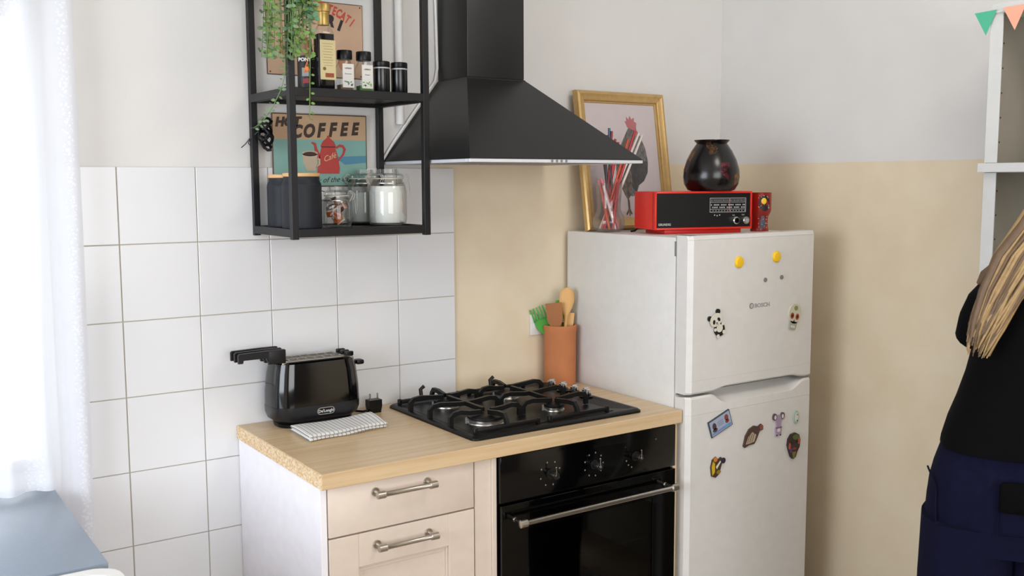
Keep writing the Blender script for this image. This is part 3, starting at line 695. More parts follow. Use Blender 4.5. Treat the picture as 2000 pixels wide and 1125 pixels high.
# rooster outline in local metres (x across, z up), standing, head at top, legs below
pp('rooster_body', [[(-.045, .150), (-.062, .185), (-.058, .235), (-.030, .290), (.000, .335), (.018, .360), (.040, .352), (.060, .320), (.078, .280), (.086, .235), (.080, .195), (.060, .165), (.035, .150), (.020, .120), (.004, .112), (-.020, .118)]], m_fe, 1)
pp('rooster_wing', [[(-.040, .215), (.010, .240), (.060, .235), (.085, .232), (.078, .192), (.058, .165), (.034, .150), (.020, .125), (.006, .140), (-.010, .180)]], m_fd, 2)
pp('rooster_thigh', [[(-.058, .190), (-.030, .205), (.004, .200), (.006, .160), (-.004, .118), (-.020, .100), (-.032, .118), (-.045, .145)]], m_fb, 3)
pp('rooster_comb', [[(.006, .350), (-.004, .372), (.004, .370), (.004, .386), (.014, .376), (.020, .390), (.027, .377), (.038, .385), (.038, .370), (.048, .366), (.044, .348), (.050, .330), (.042, .318), (.032, .340), (.018, .345)]], m_co, 4)
pp('rooster_legs', [[(-.022, .102), (-.014, .102), (-.014, .070), (-.006, .052), (-.012, .050), (-.016, .060), (-.016, .046), (-.020, .046), (-.020, .060), (-.030, .048), (-.034, .052), (-.022, .070)], [(.012, .118), (.019, .118), (.018, .075), (.026, .056), (.020, .054), (.014, .064), (.006, .052), (.003, .056), (.011, .075)]], m_fb, 2)
b = MB(); b.box(-hw+.036, hw-.036, -.0085, -.0078, .036, FH-.036); T.part('glazing', b, glass('picture_glass', (.97, .97, .97), .25), world=False)

# glass vase of straws
T = Thing('glass_vase', 'clear glass vase with bulb base full of straws', 'vase', (1.482, -.178, FT))
gc = (1.482, -.178, FT)
b = MB(); b.lathe([(.024, 0), (.038, .001), (.050, .014), (.0535, .032), (.050, .050), (.042, .064), (.0385, .076), (.0390, .095), (.0415, .125), (.0445, .158), (.0430, .158), (.0400, .125), (.0375, .095), (.0370, .077), (.0405, .064), (.0485, .050), (.052, .032), (.0485, .015), (.032, .005)], gc, 32)
T.part('glass', b, glass('milky_vase_glass', (.96, .965, .965), .35, .10))
cols = [('pink', '#d9747f'), ('red', '#b5252a'), ('white', '#dcd6cf'), ('blue', '#2f6d8c'), ('dark_grey', '#3f3b3e'), ('crimson', '#8c1f27'), ('orange', '#c7502c')]
cm = {n: col(n+'_straw_plastic', c, .35) for n, c in cols}
straws = [('pink', (.032, -.006), (-.026, -.012), .172), ('pink', (.024, .002), (-.034, .004), .168), ('red', (-.006, .012), (.020, .010), .300), ('blue', (.006, .020), (.000, .016), .335), ('dark_grey', (.014, .008), (-.028, .014), .315),
          ('dark_grey', (.002, -.004), (-.016, .018), .310), ('crimson', (-.010, -.002), (.008, .006), .325), ('orange', (-.022, -.004), (.062, .004), .300), ('red', (-.016, -.012), (.082, -.006), .325), ('white', (-.028, .006), (.096, .006), .318),
          ('white', (-.012, .018), (.106, -.004), .312), ('white', (.020, -.020), (-.020, -.022), .150), ('orange', (.000, -.028), (-.030, -.018), .150), ('dark_grey', (.024, .014), (-.008, -.006), .312), ('red', (-.020, .012), (.030, .014), .290), ('red', (.012, -.022), (.028, -.018), .160)]
rdir = Vector((.826, -.563, 0)); fdir = Vector((.563, .826, 0))
slab = ['pink straw, right one of two short ones crossing inside the glass vase', 'pink straw, left one of two short ones crossing inside the glass vase',
        'red straw just right of the blue one in the glass vase', 'blue straw, tallest in the glass vase', 'dark grey straw, furthest left in the glass vase',
        'dark grey straw between the leftmost grey and the blue one in vase', 'dark crimson straw beside the blue one in the glass vase', 'orange straw leaning right beside the rightmost red one',
        'long red straw leaning right beside the white pair in vase', 'white straw, left one of the pair leaning far right', 'white straw, leaning furthest right out of the glass vase',
        'short white straw low inside the glass vase', 'short orange straw low inside the glass vase', 'dark grey straw just left of the blue one in vase',
        'red straw standing in the middle between blue and orange ones', 'short red straw low inside the glass vase']
for i, (cn, a, e, L) in enumerate(straws):
    p0 = Vector(gc)+rdir*a[0]+fdir*a[1]+Vector((0, 0, .010)); p1 = Vector(gc)+rdir*e[0]+fdir*min(e[1], .006)+Vector((0, 0, L))
    dv = p1-p0; b = MB(); b.tube([(0, 0, 0), tuple(dv*.5), tuple(dv)], .0042, 10)
    o = finish('straw', b, cm[cn]); o.location = p0; tag(o, slab[i], 'straw', 'drinking straws in the glass vase')
b = MB(); b.tube([(1.505, -.262, FT+.005), (1.520, -.262, FT+.006), (1.536, -.258, FT+.014), (1.545, -.254, FT+.022)], .0032, 8)
tag(finish('cable', b, m_black), 'thin black radio cable on top of the fridge', 'cable')

# ================================================================== POT WITH UTENSILS
pc = (1.372, -.062, ct)
b = MB(); b.lathe([(.050, 0), (.0525, .003), (.0535, .176), (.0555, .180), (.0555, .196), (.053, .198), (.048, .197), (.047, .18), (.046, .01), (.02, .008)], pc, 40)
tag(finish('utensil_pot', b, m_terra), 'tall terracotta pot holding cooking utensils beside the fridge', 'pot')
def at(u, f, z): return tuple(Vector(pc)+rdir*u+fdir*f+Vector((0, 0, z)))
R3 = Matrix(((rdir.x, fdir.x, 0), (rdir.y, fdir.y, 0), (0, 0, 1)))
def utensil(name, label, m, build, foot, top, cat='utensil'):
    """build(b) in a frame: x across, y thickness, z along handle from 0"""
    b = MB(); build(b); p0 = Vector((foot[0], foot[1], .012)); p1 = Vector(top); L = (p1-p0).length
    q = Vector((0, 0, 1)).rotation_difference(p1-p0).to_matrix()
    Mx = (R3 @ q).to_4x4(); Mx.translation = Vector(at(*p0))
    bmesh.ops.transform(b.bm, matrix=Mx, verts=b.bm.verts); base = Vector(at(*p0))
    bmesh.ops.translate(b.bm, vec=-base, verts=b.bm.verts)
    o = finish(name, b, m, ang=50); o.location = base; tag(o, label, cat, None); return o
def spoon(b):
    b.tube([(0, 0, 0), (0, 0, .225)], [.005, .006], 10)
    R = []
    for z, wx in ((.215, .006), (.228, .013), (.245, .020), (.265, .0245), (.285, .0245), (.300, .019), (.309, .009), (.311, .002)):
        R.append([(wx*math.cos(a), .0045*math.sin(a)+.0035*math.cos(a)**2*(wx/.024), z) for a in [2*PI*k/14 for k in range(14)]])
    b.rings(R)
def spatula(b):
    b.box(-.006, .006, -.004, .004, 0, .19, .002); b.prism([(-.010, .175), (.010, .175), (.026, .205), (.027, .262), (-.027, .262), (-.026, .205)], -.003, .003)
def fork(b):
    b.box(-.006, .006, -.003, .003, 0, .17, .001); b.prism([(-.008, .160), (.008, .160), (.024, .195), (.025, .222), (-.025, .222), (-.024, .195)], -.002, .002)
    for k in range(5): x = -.0215+.01075*k; b.prism([(x-.0034, .218), (x+.0034, .218), (x+.002, .262), (x-.002, .262)], -.002, .002)
def gspoon(b):
    b.box(-.006, .006, -.003, .003, 0, .2, .001); b.prism([(-.008, .19), (.008, .19), (.024, .225), (.028, .25), (.020, .268), (-.012, .262), (-.024, .235)], -.002, .002)
def paddle(b):
    b.box(-.006, .006, -.003, .003, 0, .15, .001); b.prism([(-.008, .15), (.008, .15), (.012, .19), (.010, .228), (-.012, .225), (-.012, .19)], -.003, .003)
utensil('wooden_spoon', 'pale wooden spoon, tallest in the terracotta pot', m_wood_l, spoon, (.010, -.010), (.022, -.012, .30), 'spoon')
utensil('wooden_spatula', 'dark brown flat wooden spatula in the terracotta pot', m_wood_d, spatula, (.000, -.022), (-.022, -.032, .26), 'spatula')
utensil('serving_fork', 'bright green plastic serving fork tilted left in terracotta pot', m_green, fork, (.020, .005), (-.078, .000, .250), 'fork')
utensil('serving_spoon', 'green plastic spoon behind the brown spatula in pot', col('lime_plastic', '#6cae2e'), gspoon, (.006, .024), (.000, .032, .262), 'spoon')
utensil('wooden_paddle', 'short pale wooden paddle at right rim of terracotta pot', m_wood_l, paddle, (.004, -.002), (.036, .006, .225), 'utensil')
T = Thing('wall_socket', 'white wall socket on the beige wall behind the pot', 'socket', (1.312, 0, -.515))
b = MB(); b.box(1.290, 1.345, -.010, 0, -.552, -.482, .003, 2); T.part('face_plate', b, m_lab2)
b = MB(); b.lathe([(.017, -.0105), (.018, -.0098)], (1.318, 0, -.517), 20, 'y'); T.part('socket_well', b, m_side)

# ================================================================== TOASTER
T = Thing('toaster', 'glossy black two-slot toaster with sandwich tongs on the worktop', 'toaster', (.48, -.085, ct))
cx, cy = .4825, -.0825
def tr(hx, hy, r, z): return rrect(cx, cy, hx, hy, r, z, 8)
b = MB(); b.rings([tr(.108, .055, .045, ct), tr(.110, .057, .045, ct+.010), tr(.104, .052, .045, ct+.016)]); T.part('base', b, m_black)
b = MB(); b.rings([tr(.110, .055, .045, ct+.014), tr(.124, .066, .05, ct+.024), tr(.1295, .0705, .052, ct+.040), tr(.130, .071, .052, ct+.060)]); T.part('lower_band', b, mat('satin_black', '#15161a', .28))
b = MB(); b.rings([tr(.130, .071, .052, ct+.0605), tr(.129, .070, .052, ct+.100), tr(.1235, .066, .050, ct+.150), tr(.117, .061, .047, ct+.178), tr(.112, .057, .044, ct+.1825), tr(.108, .053, .042, ct+.180)]); T.part('shell', b, mat('toaster_gloss_black', '#030304', .1, spec=.6), ang=25)
# metal top with two slots, bars across
b = MB(); ztp = ct+.181
for q in ((-.104, .104, .034, .050), (-.104, .104, -.008, .008), (-.104, .104, -.050, -.034), (-.104, -.082, -.034, .034), (.082, .104, -.034, .034)):
    b.box(cx+q[0], cx+q[1], cy+q[2], cy+q[3], ztp-.004, ztp+.003, .0012, 1)
top = T.part('metal_top', b, m_steel)
b = MB(); b.box(cx-.09, cx+.09, cy-.045, cy+.045, ztp-.012, ztp-.006); T.part('slot_floor', b, m_black)
for sy in (-.021, .021):
    b = MB()
    for k in (-1, 1): b.box(cx-.082, cx+.082, cy+sy+k*.008-.001, cy+sy+k*.008+.001, ztp-.004, ztp+.005)
    for k in range(7): x = cx-.075+k*.025; b.box(x-.001, x+.001, cy+sy-.012, cy+sy+.012, ztp-.001, ztp+.005)
    T.part('wire_cage', b, m_steel, parent=top)
for sy in (-.042, -.012, .018):
    y = cy+sy-.002
    b = MB(); b.prism([(.258, .010), (.262, .014), (.350, .016), (.352, -.004), (.352, -.014), (.338, -.014), (.334, -.004), (.272, -.004), (.270, -.012), (.258, -.012)], y-.0048, y+.0048)
    for v in b.bm.verts: v.co.z += ct+.205
    b.box(.340, .389, y-.0062, y+.0062, ct+.183, ct+.221, .0025, 2)
    T.part('tong_handle', b, m_matt_black)
for sy in (-.030, -.002, .026):
    b = MB(); b.box(.570, .596, cy+sy-.006, cy+sy+.006, ct+.181, ct+.194, .003, 2); T.part('tong_tip', b, m_black)
b = MB(); b.box(.600, .618, cy-.006, cy+.006, ct+.152, ct+.160, .002); b.box(.616, .640, cy-.014, cy+.014, ct+.148, ct+.162, .005, 2); T.part('lever', b, m_black)
b = MB(); b.lathe([(.011, 0), (.011, .008), (.009, .009)], (.608, cy, ct+.075), 16, 'x'); T.part('browning_dial', b, m_steel)
b = MB(); yb = cy-.0705
def stad(w, h, n=8): return [(w-h+h*math.cos(a), h*math.sin(a)) for a in [-PI/2+PI*i/n for i in range(n+1)]]+[(-w+h+h*math.cos(a), h*math.sin(a)) for a in [PI/2+PI*i/n for i in range(n+1)]]
lc = (.492, ct+.042)
b.prism([(x+lc[0], z+lc[1]) for x, z in stad(.026, .0098)], yb-.0012, yb+.002); lg = T.part('badge', b, m_chrome)
b = MB(); b.prism([(x+lc[0], z+lc[1]) for x, z in stad(.0242, .008)], yb-.0016, yb+.001); T.part('badge_field', b, m_black, parent=lg)
text_mesh('lettering', "De'Longhi", .0112, m_silver, T.o, (lc[0], yb-.0019, lc[1]), off=T.loc, bold=.0003)
T = Thing('power_plug', 'black two-pin plug lying on worktop beside the toaster', 'plug', (.672, -.085, ct))
b = MB(); b.rings([[(x, y, ct+.001+z) for x, y, z in [(.655, -.098, 0), (.689, -.098, 0), (.689, -.072, 0), (.655, -.072, 0)]], [(.652, -.100, ct+.02), (.692, -.100, ct+.02), (.692, -.070, ct+.02), (.652, -.070, ct+.02)], [(.652, -.099, ct+.038), (.692, -.099, ct+.038), (.692, -.071, ct+.038), (.652, -.071, ct+.038)]]); b.box(.655, .689, -.098, -.072, ct, ct+.002); T.part('body', b, m_black)
for xx in (.660, .684):
    b = MB(); b.cyl((xx, -.085, ct+.038), .0024, .018, 10); T.part('pin', b, m_chrome)
b = MB(); b.tube([(.652, -.085, ct+.008), (.640, -.080, ct+.005), (.625, -.06, ct+.005), (.600, -.045, ct+.010)], .0035, 8); T.part('cord', b, m_black)

# folded towel
T = None
b = MB(); NX, NY = 60, 20
BL, BR, FR_, FL = Vector((.382, -.160, 0)), Vector((.628, -.158, 0)), Vector((.618, -.278, 0)), Vector((.379, -.305, 0))
uvl = b.bm.loops.layers.uv.new('UVMap')
def towel_layer(zb, thk, ins, ph):
    def P(u, v):
        u = max(ins, min(1-ins*.3, u)); p = (BL*(1-u)+BR*u)*(1-v)+(FL*(1-u)+FR_*u)*v
        return p+Vector((0, .004*math.sin(u*9+ph), 0))
    grid = []
    for side in (0, 1):
        for j in range(NY+1):
            for i in range(NX+1):
                u, v = i/NX, j/NY; p = P(u, v)
                e = min(1, min(u, 1-u)/.03, min(v, 1-v)/.06); e = math.sqrt(max(0, 1-(1-e)**2))
                wv = .0016*math.sin(u*2*PI*20)*.35+.002*math.sin(u*7+ph)*math.sin(v*4)+.010*max(0, u-.7)/.3*(1-v)*.7
                zc = zb+thk/2+(max(0, wv) if zb > ct+.004 or side else 0)
                z = zc+(thk/2*e if side else -thk/2*e)
                grid.append((p.x, p.y, max(ct+.0004, z)))
    vs = [b.bm.verts.new(g) for g in grid]; n = (NX+1)*(NY+1)
    for side in (0, 1):
        for j in range(NY):
            for i in range(NX):
                a = side*n+j*(NX+1)+i; f = b.bm.faces.new([vs[a], vs[a+1], vs[a+NX+2], vs[a+NX+1]]); f.smooth = True
                for lp, (ii, jj) in zip(f.loops, ((i, j), (i+1, j), (i+1, j+1), (i, j+1))): lp[uvl].uv = (ii/NX, jj/NY)
towel_layer(ct+.0005, .0085, 0, 0); towel_layer(ct+.0095, .0075, .012, 1.0)
bm = b.bm; bmesh.ops.remove_doubles(bm, verts=bm.verts, dist=.00005)
tag(finish('tea_towel', b, m_towel, ang=60), 'folded white tea towel with thin dark stripes before toaster', 'towel')

# ================================================================== HOOD
T = Thing('range_hood', 'black pyramid range hood with silver rim above the hob', 'range hood', (1.05, -.1, .01))
hx0, hx1, hyf, zb = .757, 1.347, -.492, .0085
cx0, cx1, cyf, zc = .950, 1.152, -.172, .262
def rect(x0, x1, y0, y1, z): return [(x0, y0, z), (x1, y0, z), (x1, y1, z), (x0, y1, z)]
b = MB(); b.rings([rect(hx0, hx1, hyf, -.001, zb+.0088), rect(hx0+.002, hx1-.002, hyf+.002, -.001, zb+.0125), rect(cx0-.004, cx1+.004, cyf-.004, -.001, zc-.004), rect(cx0-.001, cx1+.001, cyf-.001, -.001, zc)]); T.part('canopy', b, m_hood, ang=15)
b = MB(); b.box(cx0, cx1, cyf, -.001, zc, .72, .003, 2); T.part('chimney', b, m_hood)
b = MB(); b.box(cx0+.0015, cx1-.0015, cyf+.0015, -.001, .72, 1.199, .002); T.part('upper_chimney', b, m_hood)
b = MB()   # rim frame
for q in ((hx0, hx1, hyf, hyf+.02), (hx0, hx0+.02, hyf+.02, -.001), (hx1-.02, hx1, hyf+.02, -.001), (hx0+.02, hx1-.02, -.021, -.001)): b.box(q[0], q[1], q[2], q[3], zb, zb+.0088, .0008, 1)
T.part('rim', b, mat('pale_satin_steel', '#dadce2', .35, .15), label='silver rim')
for k in range(2):
    b = MB(); xa = hx0+.025+k*.275; b.box(xa, xa+.265, hyf+.03, -.03, zb+.002, zb+.006, .001, 1)
    for q in range(12): b.box(xa+.01+q*.0205, xa+.018+q*.0205, hyf+.05, -.05, zb+.0008, zb+.0025)
    T.part('grease_filter', b, m_steel)
b = MB()
for q in range(4): b.lathe([(.004, -.0015), (.004, .001)], (1.02+q*.016, hyf+.0005, zb+.0045), 10, 'y')
T.part('buttons', b, m_grey)
# white cable beside the hood, painted conduit
b = MB(); b.tube([(.930, -.010, 1.19), (.936, -.010, .6), (.941, -.010, .42), (.943, -.010, .30), (.935, -.010, .262), (.86, -.010, .165), (.79, -.010, .075), (.755, -.010, .025), (.742, -.012, .018)], .0042, 8)
tag(finish('cable', b, m_white), 'white cable running down the left edge of the range hood', 'cable')
b = MB(); b.tube([(.812, -.013, 1.19), (.812, -.013, .128)], .0125, 12)
for zz in (.9, .55, .2): b.box(.797, .827, -.014, 0, zz, zz+.012, .001)
tag(finish('conduit', b, m_white), 'white painted vertical pipe on wall between shelf and hood', 'pipe')

# ================================================================== WALL SHELF
T = Thing('wall_shelf', 'black metal frame wall shelf with open tiers', 'shelf', (.552, -.15, -.187))
sx0, sx1, syf, syb, sz0, sz1 = .352, .752, -.295, -.004, -.187, .563
p = .0178
for nm, x, y in (('post', sx0, syf), ('post', sx1-p, syf), ('post', sx0, syb-p), ('post', sx1-p, syb-p)):
    b = MB(); b.box(x, x+p, y, y+p, sz0, sz1, .0008, 1); T.part(nm, b, m_matt_black)
for z0, z1 in ((-.1815, -.1605), (.1735, .1950), (.541, .563)):
    b = MB(); b.box(sx0+p, sx1-p, syf, syf+p, z0, z1, .0008, 1); b.box(sx0+p, sx1-p, syb-p, syb, z0, z1, .0008, 1)
    b.box(sx0, sx0+p, syf+p, syb-p, z0, z1, .0008, 1); b.box(sx1-p, sx1, syf+p, syb-p, z0, z1, .0008, 1); T.part('tier_frame', b, m_matt_black)
    b = MB(); b.box(sx0+p, sx1-p, syf+p, syb-p, z1-.012, z1-.004); T.part('shelf_plate', b, m_matt_black)
SB, SM = -.1645, .1910     # standing heights on the two plates
# canisters
def canister(name, label, x, y, r, h):
    T = Thing(name, label, 'canister', (x, y, SB), 0, 'slate storage canisters')
    b = MB(); b.lathe([(r*.94, 0), (r, .004), (r, h-.034), (r*.985, h-.028), (r*.90, h-.020), (r*.90, h-.010)], (x, y, SB), 40); T.part('jar', b, m_canister)
    b = MB(); b.lathe([(r*.90, h-.010), (r*.93, h-.009), (r*.93, h-.001), (r*.90, h)], (x, y, SB), 40); T.part('lid', b, m_bamboo)
canister('canister', 'dark slate canister with wooden lid, nearest the corner post', .418, -.200, .0518, .147)
canister('canister', 'dark slate canister with wooden lid, further back at left', .421, -.082, .0500, .144)
def clip_jar(label, x, y, r, h, fill, fillm, grp, prof=None):
    T = Thing('clip_jar', label, 'jar', (x, y, SB), 0, grp); H = h-.026
    out = [(r*.80, 0), (r*.95, .005), (r, .018), (r, H*.72), (r*.93, H*.86), (r*.80, H*.94), (r*.80, H)]
    inn = [(a-.0022, max(z, .004)) for a, z in reversed(out)]
    b = MB(); b.lathe(out+inn, (x, y, SB), 36); T.part('glass', b, m_jar)
    b = MB(); b.lathe([(r*.82, H+.001), (r*.86, H+.003), (r*.86, H+.010), (r*.80, H+.013), (r*.60, H+.016), (r*.55, h), (r*.5, h), (r*.5, H+.014), (r*.78, H+.008)], (x, y, SB), 36); T.part('lid', b, m_jar)
    b = MB(); b.lathe([(r*.80, H-.001), (r*.845, H-.001), (r*.845, H+.0012), (r*.80, H+.0012)], (x, y, SB), 36); T.part('rubber_seal', b, col('pale_seal', '#c9c3a8'))
    if fill == 'powder':
        b = MB(); k = fillm[1]; b.lathe([(r*.76, .006), (r*.91, .010), (r*.955, .020), (r*.955, H*.70), (r*.90, min(H*.84, H*k)), (r*.2, min(H*.85, H*k+.002))], (x, y, SB), 36); T.part('contents', b, fillm[0], kind='stuff')
    # wire clip on both sides along the picture's left-right line
    for sgn in (-1, 1):
        b = MB(); c0 = Vector((x, y, SB)); dr_ = rdir*sgn
        b.tube([tuple(c0+dr_*r*.84+Vector((0, 0, H-.012))), tuple(c0+dr_*(r*.84+.012)+Vector((0, 0, H-.010))), tuple(c0+dr_*(r*.84+.016)+Vector((0, 0, H+.004))), tuple(c0+dr_*(r*.84+.006)+Vector((0, 0, H+.013))), tuple(c0+dr_*(r*.8)+Vector((0, 0, H+.011)))], .0013, 6)
        b.tube([tuple(c0+dr_*(r*.86+.002)-fdir*.008+Vector((0, 0, H-.016))), tuple(c0+dr_*(r*.86+.011)-fdir*.008+Vector((0, 0, H+.002))), tuple(c0+dr_*(r*.86+.004)-fdir*.008+Vector((0, 0, H+.010)))], .0012, 6)
        if sgn == 1: b.tube([tuple(c0+dr_*(r*.86+.014)+Vector((0, 0, H-.010))), tuple(c0+dr_*(r*.86+.016)+Vector((0, 0, H-.035))), tuple(c0+dr_*(r*.86+.017)+Vector((0, 0, H-.048)))], .0012, 6)
        T.part('wire_clip', b, m_steel)
    b = MB(); b.lathe([(r*.845, H-.014), (r*.865, H-.014), (r*.865, H-.012), (r*.845, H-.012)], (x, y, SB), 36); T.part('wire_ring', b, m_steel)
    return T
clip_jar('clip-top glass jar full of white powder, at right end of shelf', .688, -.165, .0535, .158, 'powder', (m_powder, .90), 'clip-top jars')
clip_jar('clip-top glass jar half filled with grey salt, behind the full one', .670, -.052, .0500, .158, 'powder', (m_cereal, .60), 'clip-top jars')
J = clip_jar('short clip-top glass jar holding copper-coloured foil packets', .528, -.175, .0405, .112, 'none', None, 'clip-top jars')
packm = [col('copper_foil', '#b5602a', .3), col('brown_foil', '#5b2a14', .3), col('pink_foil', '#c79a8e', .35), col('pale_packet', '#cfc7c4', .4), col('dark_packet', '#2b1a14', .4)]
for k in range(24):
    b = MB(); a = random.uniform(0, 2*PI); rr = random.uniform(0, .024); z = .008+.060*k/24
    q = Matrix.Translation((.528+rr*math.cos(a), -.175+rr*math.sin(a), SB+z+.008)) @ Matrix.Rotation(random.uniform(-.9, .9), 4, 'X') @ Matrix.Rotation(random.uniform(-.9, .9), 4, 'Y') @ Matrix.Rotation(random.uniform(0, 3), 4, 'Z')
    b.box(-.012, .012, -.009, .009, -.0025, .0025, .0012, 1, M=q); J.part('packet', b, packm[0 if k < 12 and k % 2 == 0 else (2, 3, 2, 1, 0)[k % 5]])
# bottle with gold cap
T = Thing('vinegar_bottle', 'tall dark square bottle with gold cap and cream label', 'bottle', (.491, -.199, SM))
bx, by = .491, -.199; hw_ = .0208
def sq(h, r, z, c=(bx, by)): return rrect(c[0], c[1], h, h, r, z, 4)
b = MB(); b.rings([sq(hw_*.95, .004, SM), sq(hw_, .004, SM+.003), sq(hw_, .004, SM+.152)], cap1=True); T.part('dark_vinegar', b, mat('dark_bottle', '#0d0a0e', .1))
b = MB(); b.rings([sq(hw_, .004, SM+.1522), sq(hw_, .006, SM+.157), sq(hw_*.85, .009, SM+.168), sq(.0135, .010, SM+.178), sq(.0122, .0115, SM+.190)]); T.part('glass_shoulder', b, m_jar)
b = MB(); b.lathe([(.0148, .176), (.0150, .204), (.0162, .206), (.0162, .2085), (.0155, .209), (.0180, .2105), (.0185, .227), (.0172, .2305)], (bx, by, SM), 24); T.part('cap', b, mat('gold_foil', '#bd9f5a', .36, .6), label='gold foil cap')
b = MB(); b.box(bx-hw_+.0005, bx+hw_+.002, by-hw_-.0008, by-hw_, SM+.034, SM+.136); lb = T.part('label_sheet', b, m_lab, label='cream paper label')
b = MB()
for k in range(9): b.box(bx-.014+(k % 3)*.002, bx+.016-(k % 2)*.003, by-hw_-.0013, by-hw_-.0007, SM+.126-k*.007, SM+.1268-k*.007)
T.part('small_print', b, col('print_brown', '#8d7f58'), parent=lb)
b = MB(); b.prism(ell(bx-.009, SM+.062, .0045, .0045), by-hw_-.0013, by-hw_-.0007); T.part('seal_mark', b, col('seal_brown', '#7a5a2c'), parent=lb)
b = MB(); b.box(bx-.007, bx+.017, by-hw_-.0013, by-hw_-.0007, SM+.040, SM+.051); T.part('picture_strip', b, mat('fruit_print', '#9a4a2c', .6, 0, .5, 200), parent=lb)
# pepper sauce bottle behind
T = Thing('sauce_bottle', 'small brown-necked bottle with black label beside the dark bottle', 'bottle', (.460, -.150, SM))
b = MB(); b.lathe([(.020, 0), (.022, .004), (.022, .100), (.021, .108), (.018, .118), (.0165, .130), (.0165, .142), (.014, .147)], (.460, -.150, SM), 28); T.part('bottle_glass', b, mat('amber_glass', '#8a6a54', .15))
b = MB(); b.lathe([(.0224, .012), (.0226, .013), (.0226, .098), (.0224, .099)], (.460, -.150, SM), 28, cap0=False, cap1=False); T.part('label_sheet', b, mat('black_label', '#17130f', .5))
tb = Vector((.460, -.150, SM))-fdir*.0232+rdir*.002
text_mesh('lettering', 'PONY', .0125, m_lab2, T.o, tuple(tb+Vector((0, 0, .088))), tuple(rdir), off=T.loc, bold=.0006)
b = MB(); q = tb+Vector((0, 0, .055)); Mx = flat_xform(q, rdir, (0, 0, 1), -fdir); b.box(-.008, .010, -.010, .012, -.0008, .0003, M=Mx); T.part('label_window', b, col('grey_panel', '#8d8e8e')) 
b = MB(); q = tb+Vector((0, 0, .033)); Mx = flat_xform(q, rdir, (0, 0, 1), -fdir); b.box(-.006, .010, -.006, .006, -.0008, .0003, M=Mx); T.part('red_stripe', b, col('label_red', '#8c2525'))
# spice jars
for k, (x, lab, herb) in enumerate(((.546, 'square glass spice jar, left of the black-capped pair', '#7d6a55'), (.602, 'square glass spice jar, right of the black-capped pair', '#5f8a45'))):
    T = Thing('spice_jar', lab, 'jar', (x, -.205, SM), 0, 'glass spice jars'); y = -.205
    b = MB(); b.rings([sq(.0178, .004, SM, (x, y)), sq(.019, .004, SM+.003, (x, y)), sq(.019, .004, SM+.070, (x, y)), sq(.0165, .012, SM+.082, (x, y)), sq(.0155, .0150, SM+.090, (x, y))]); T.part('glass', b, m_jar)
    b = MB(); b.rings([sq(.016, .004, SM+.003, (x, y)), sq(.0168, .004, SM+.024, (x, y))]); T.part('spice', b, mat('spice_%d' % k, herb, .9, 0, .4, 300), kind='stuff')
    b = MB(); b.lathe([(.0198, .0905), (.0205, .093), (.0205, .112), (.0195, .114)], (x, y, SM), 28); T.part('cap', b, m_black)
    b = MB(); b.box(x-.0150, x+.0172, y-.0203, y-.0192, SM+.016, SM+.078); lb = T.part('label_sheet', b, m_lab2)
    text_mesh('lettering', 'LIMINO', .0058, m_ink, lb, (x+.001, y-.0206, SM+.066), off=T.loc)
    text_mesh('lettering', ('Rosmarino', 'Origano')[k], .0045, m_grey, lb, (x+.001, y-.0206, SM+.052), off=T.loc)
    b = MB()
    for q in range(9):
        ax = x-.011+random.uniform(0, .024); az = SM+.021+random.uniform(0, .014-abs(ax-x)*.3); b.prism(ell(ax, az, .0035, .0016, 8, rot=random.uniform(-1, 1)), y-.0208, y-.0203)
    T.part('leaf_print', b, col('print_green_%d' % k, ('#6b8a72', '#7ba85c')[k]), parent=lb)
for x, lab in ((.655, 'small black spice tin with pale ring, next to glass jars'), (.709, 'small black spice tin with pale ring, nearest the right post')):
    T = Thing('spice_tin', lab, 'tin', (x, -.205, SM), 0, 'black spice tins')
    b = MB(); b.lathe([(.0215, 0), (.0225, .002), (.0225, .072)], (x, -.205, SM), 30); T.part('tin_body', b, mat('black_tin', '#0f0f10', .22))
    b = MB(); b.lathe([(.0222, .0722), (.0228, .0725), (.0228, .0758), (.0222, .076)], (x, -.205, SM), 30); T.part('ring', b, m_silver)
    b = MB(); b.lathe([(.0225, .0762), (.0230, .077), (.0230, .090), (.0215, .092)], (x, -.205, SM), 30); T.part('lid', b, m_black)
# black cord bundle on the rear post
b = MB(); pts = []
for k in range(70):
    a = k*.62; pts.append((.384+.016*math.cos(a)+.004*math.sin(k*.3), -.045+.010*math.sin(a), .120-.0009*k+.014*math.sin(a*1.3)))
b.tube(pts, .0042, 6)
b.tube([(.372, -.03, .10), (.350, -.012, .075), (.346, -.010, .065), (.352, -.012, .055), (.362, -.02, .09)], .0016, 6); b.tube([(.350, -.012, .078), (.338, -.010, .062), (.326, -.010, .052)], .0012, 6)
tag(finish('cord_bundle', b, m_black), 'black cord bundle tied to the rear left shelf post', 'cord')
# little orange tag / bell hanging with the vine
b = MB(); b.tube([(.3905, -.302, .232), (.400, -.302, .258), (.404, -.302, .235), (.3905, -.302, .232)], .0018, 6); b.tube([(.400, -.302, .258), (.402, -.300, .31)], .0008, 5); b.prism(ell(.398, .240, .005, .006, 10), -.304, -.3)
tag(finish('orange_charm', b, col('orange_plastic', '#e08442')), 'small orange charm hanging among the vine tendrils', 'charm')

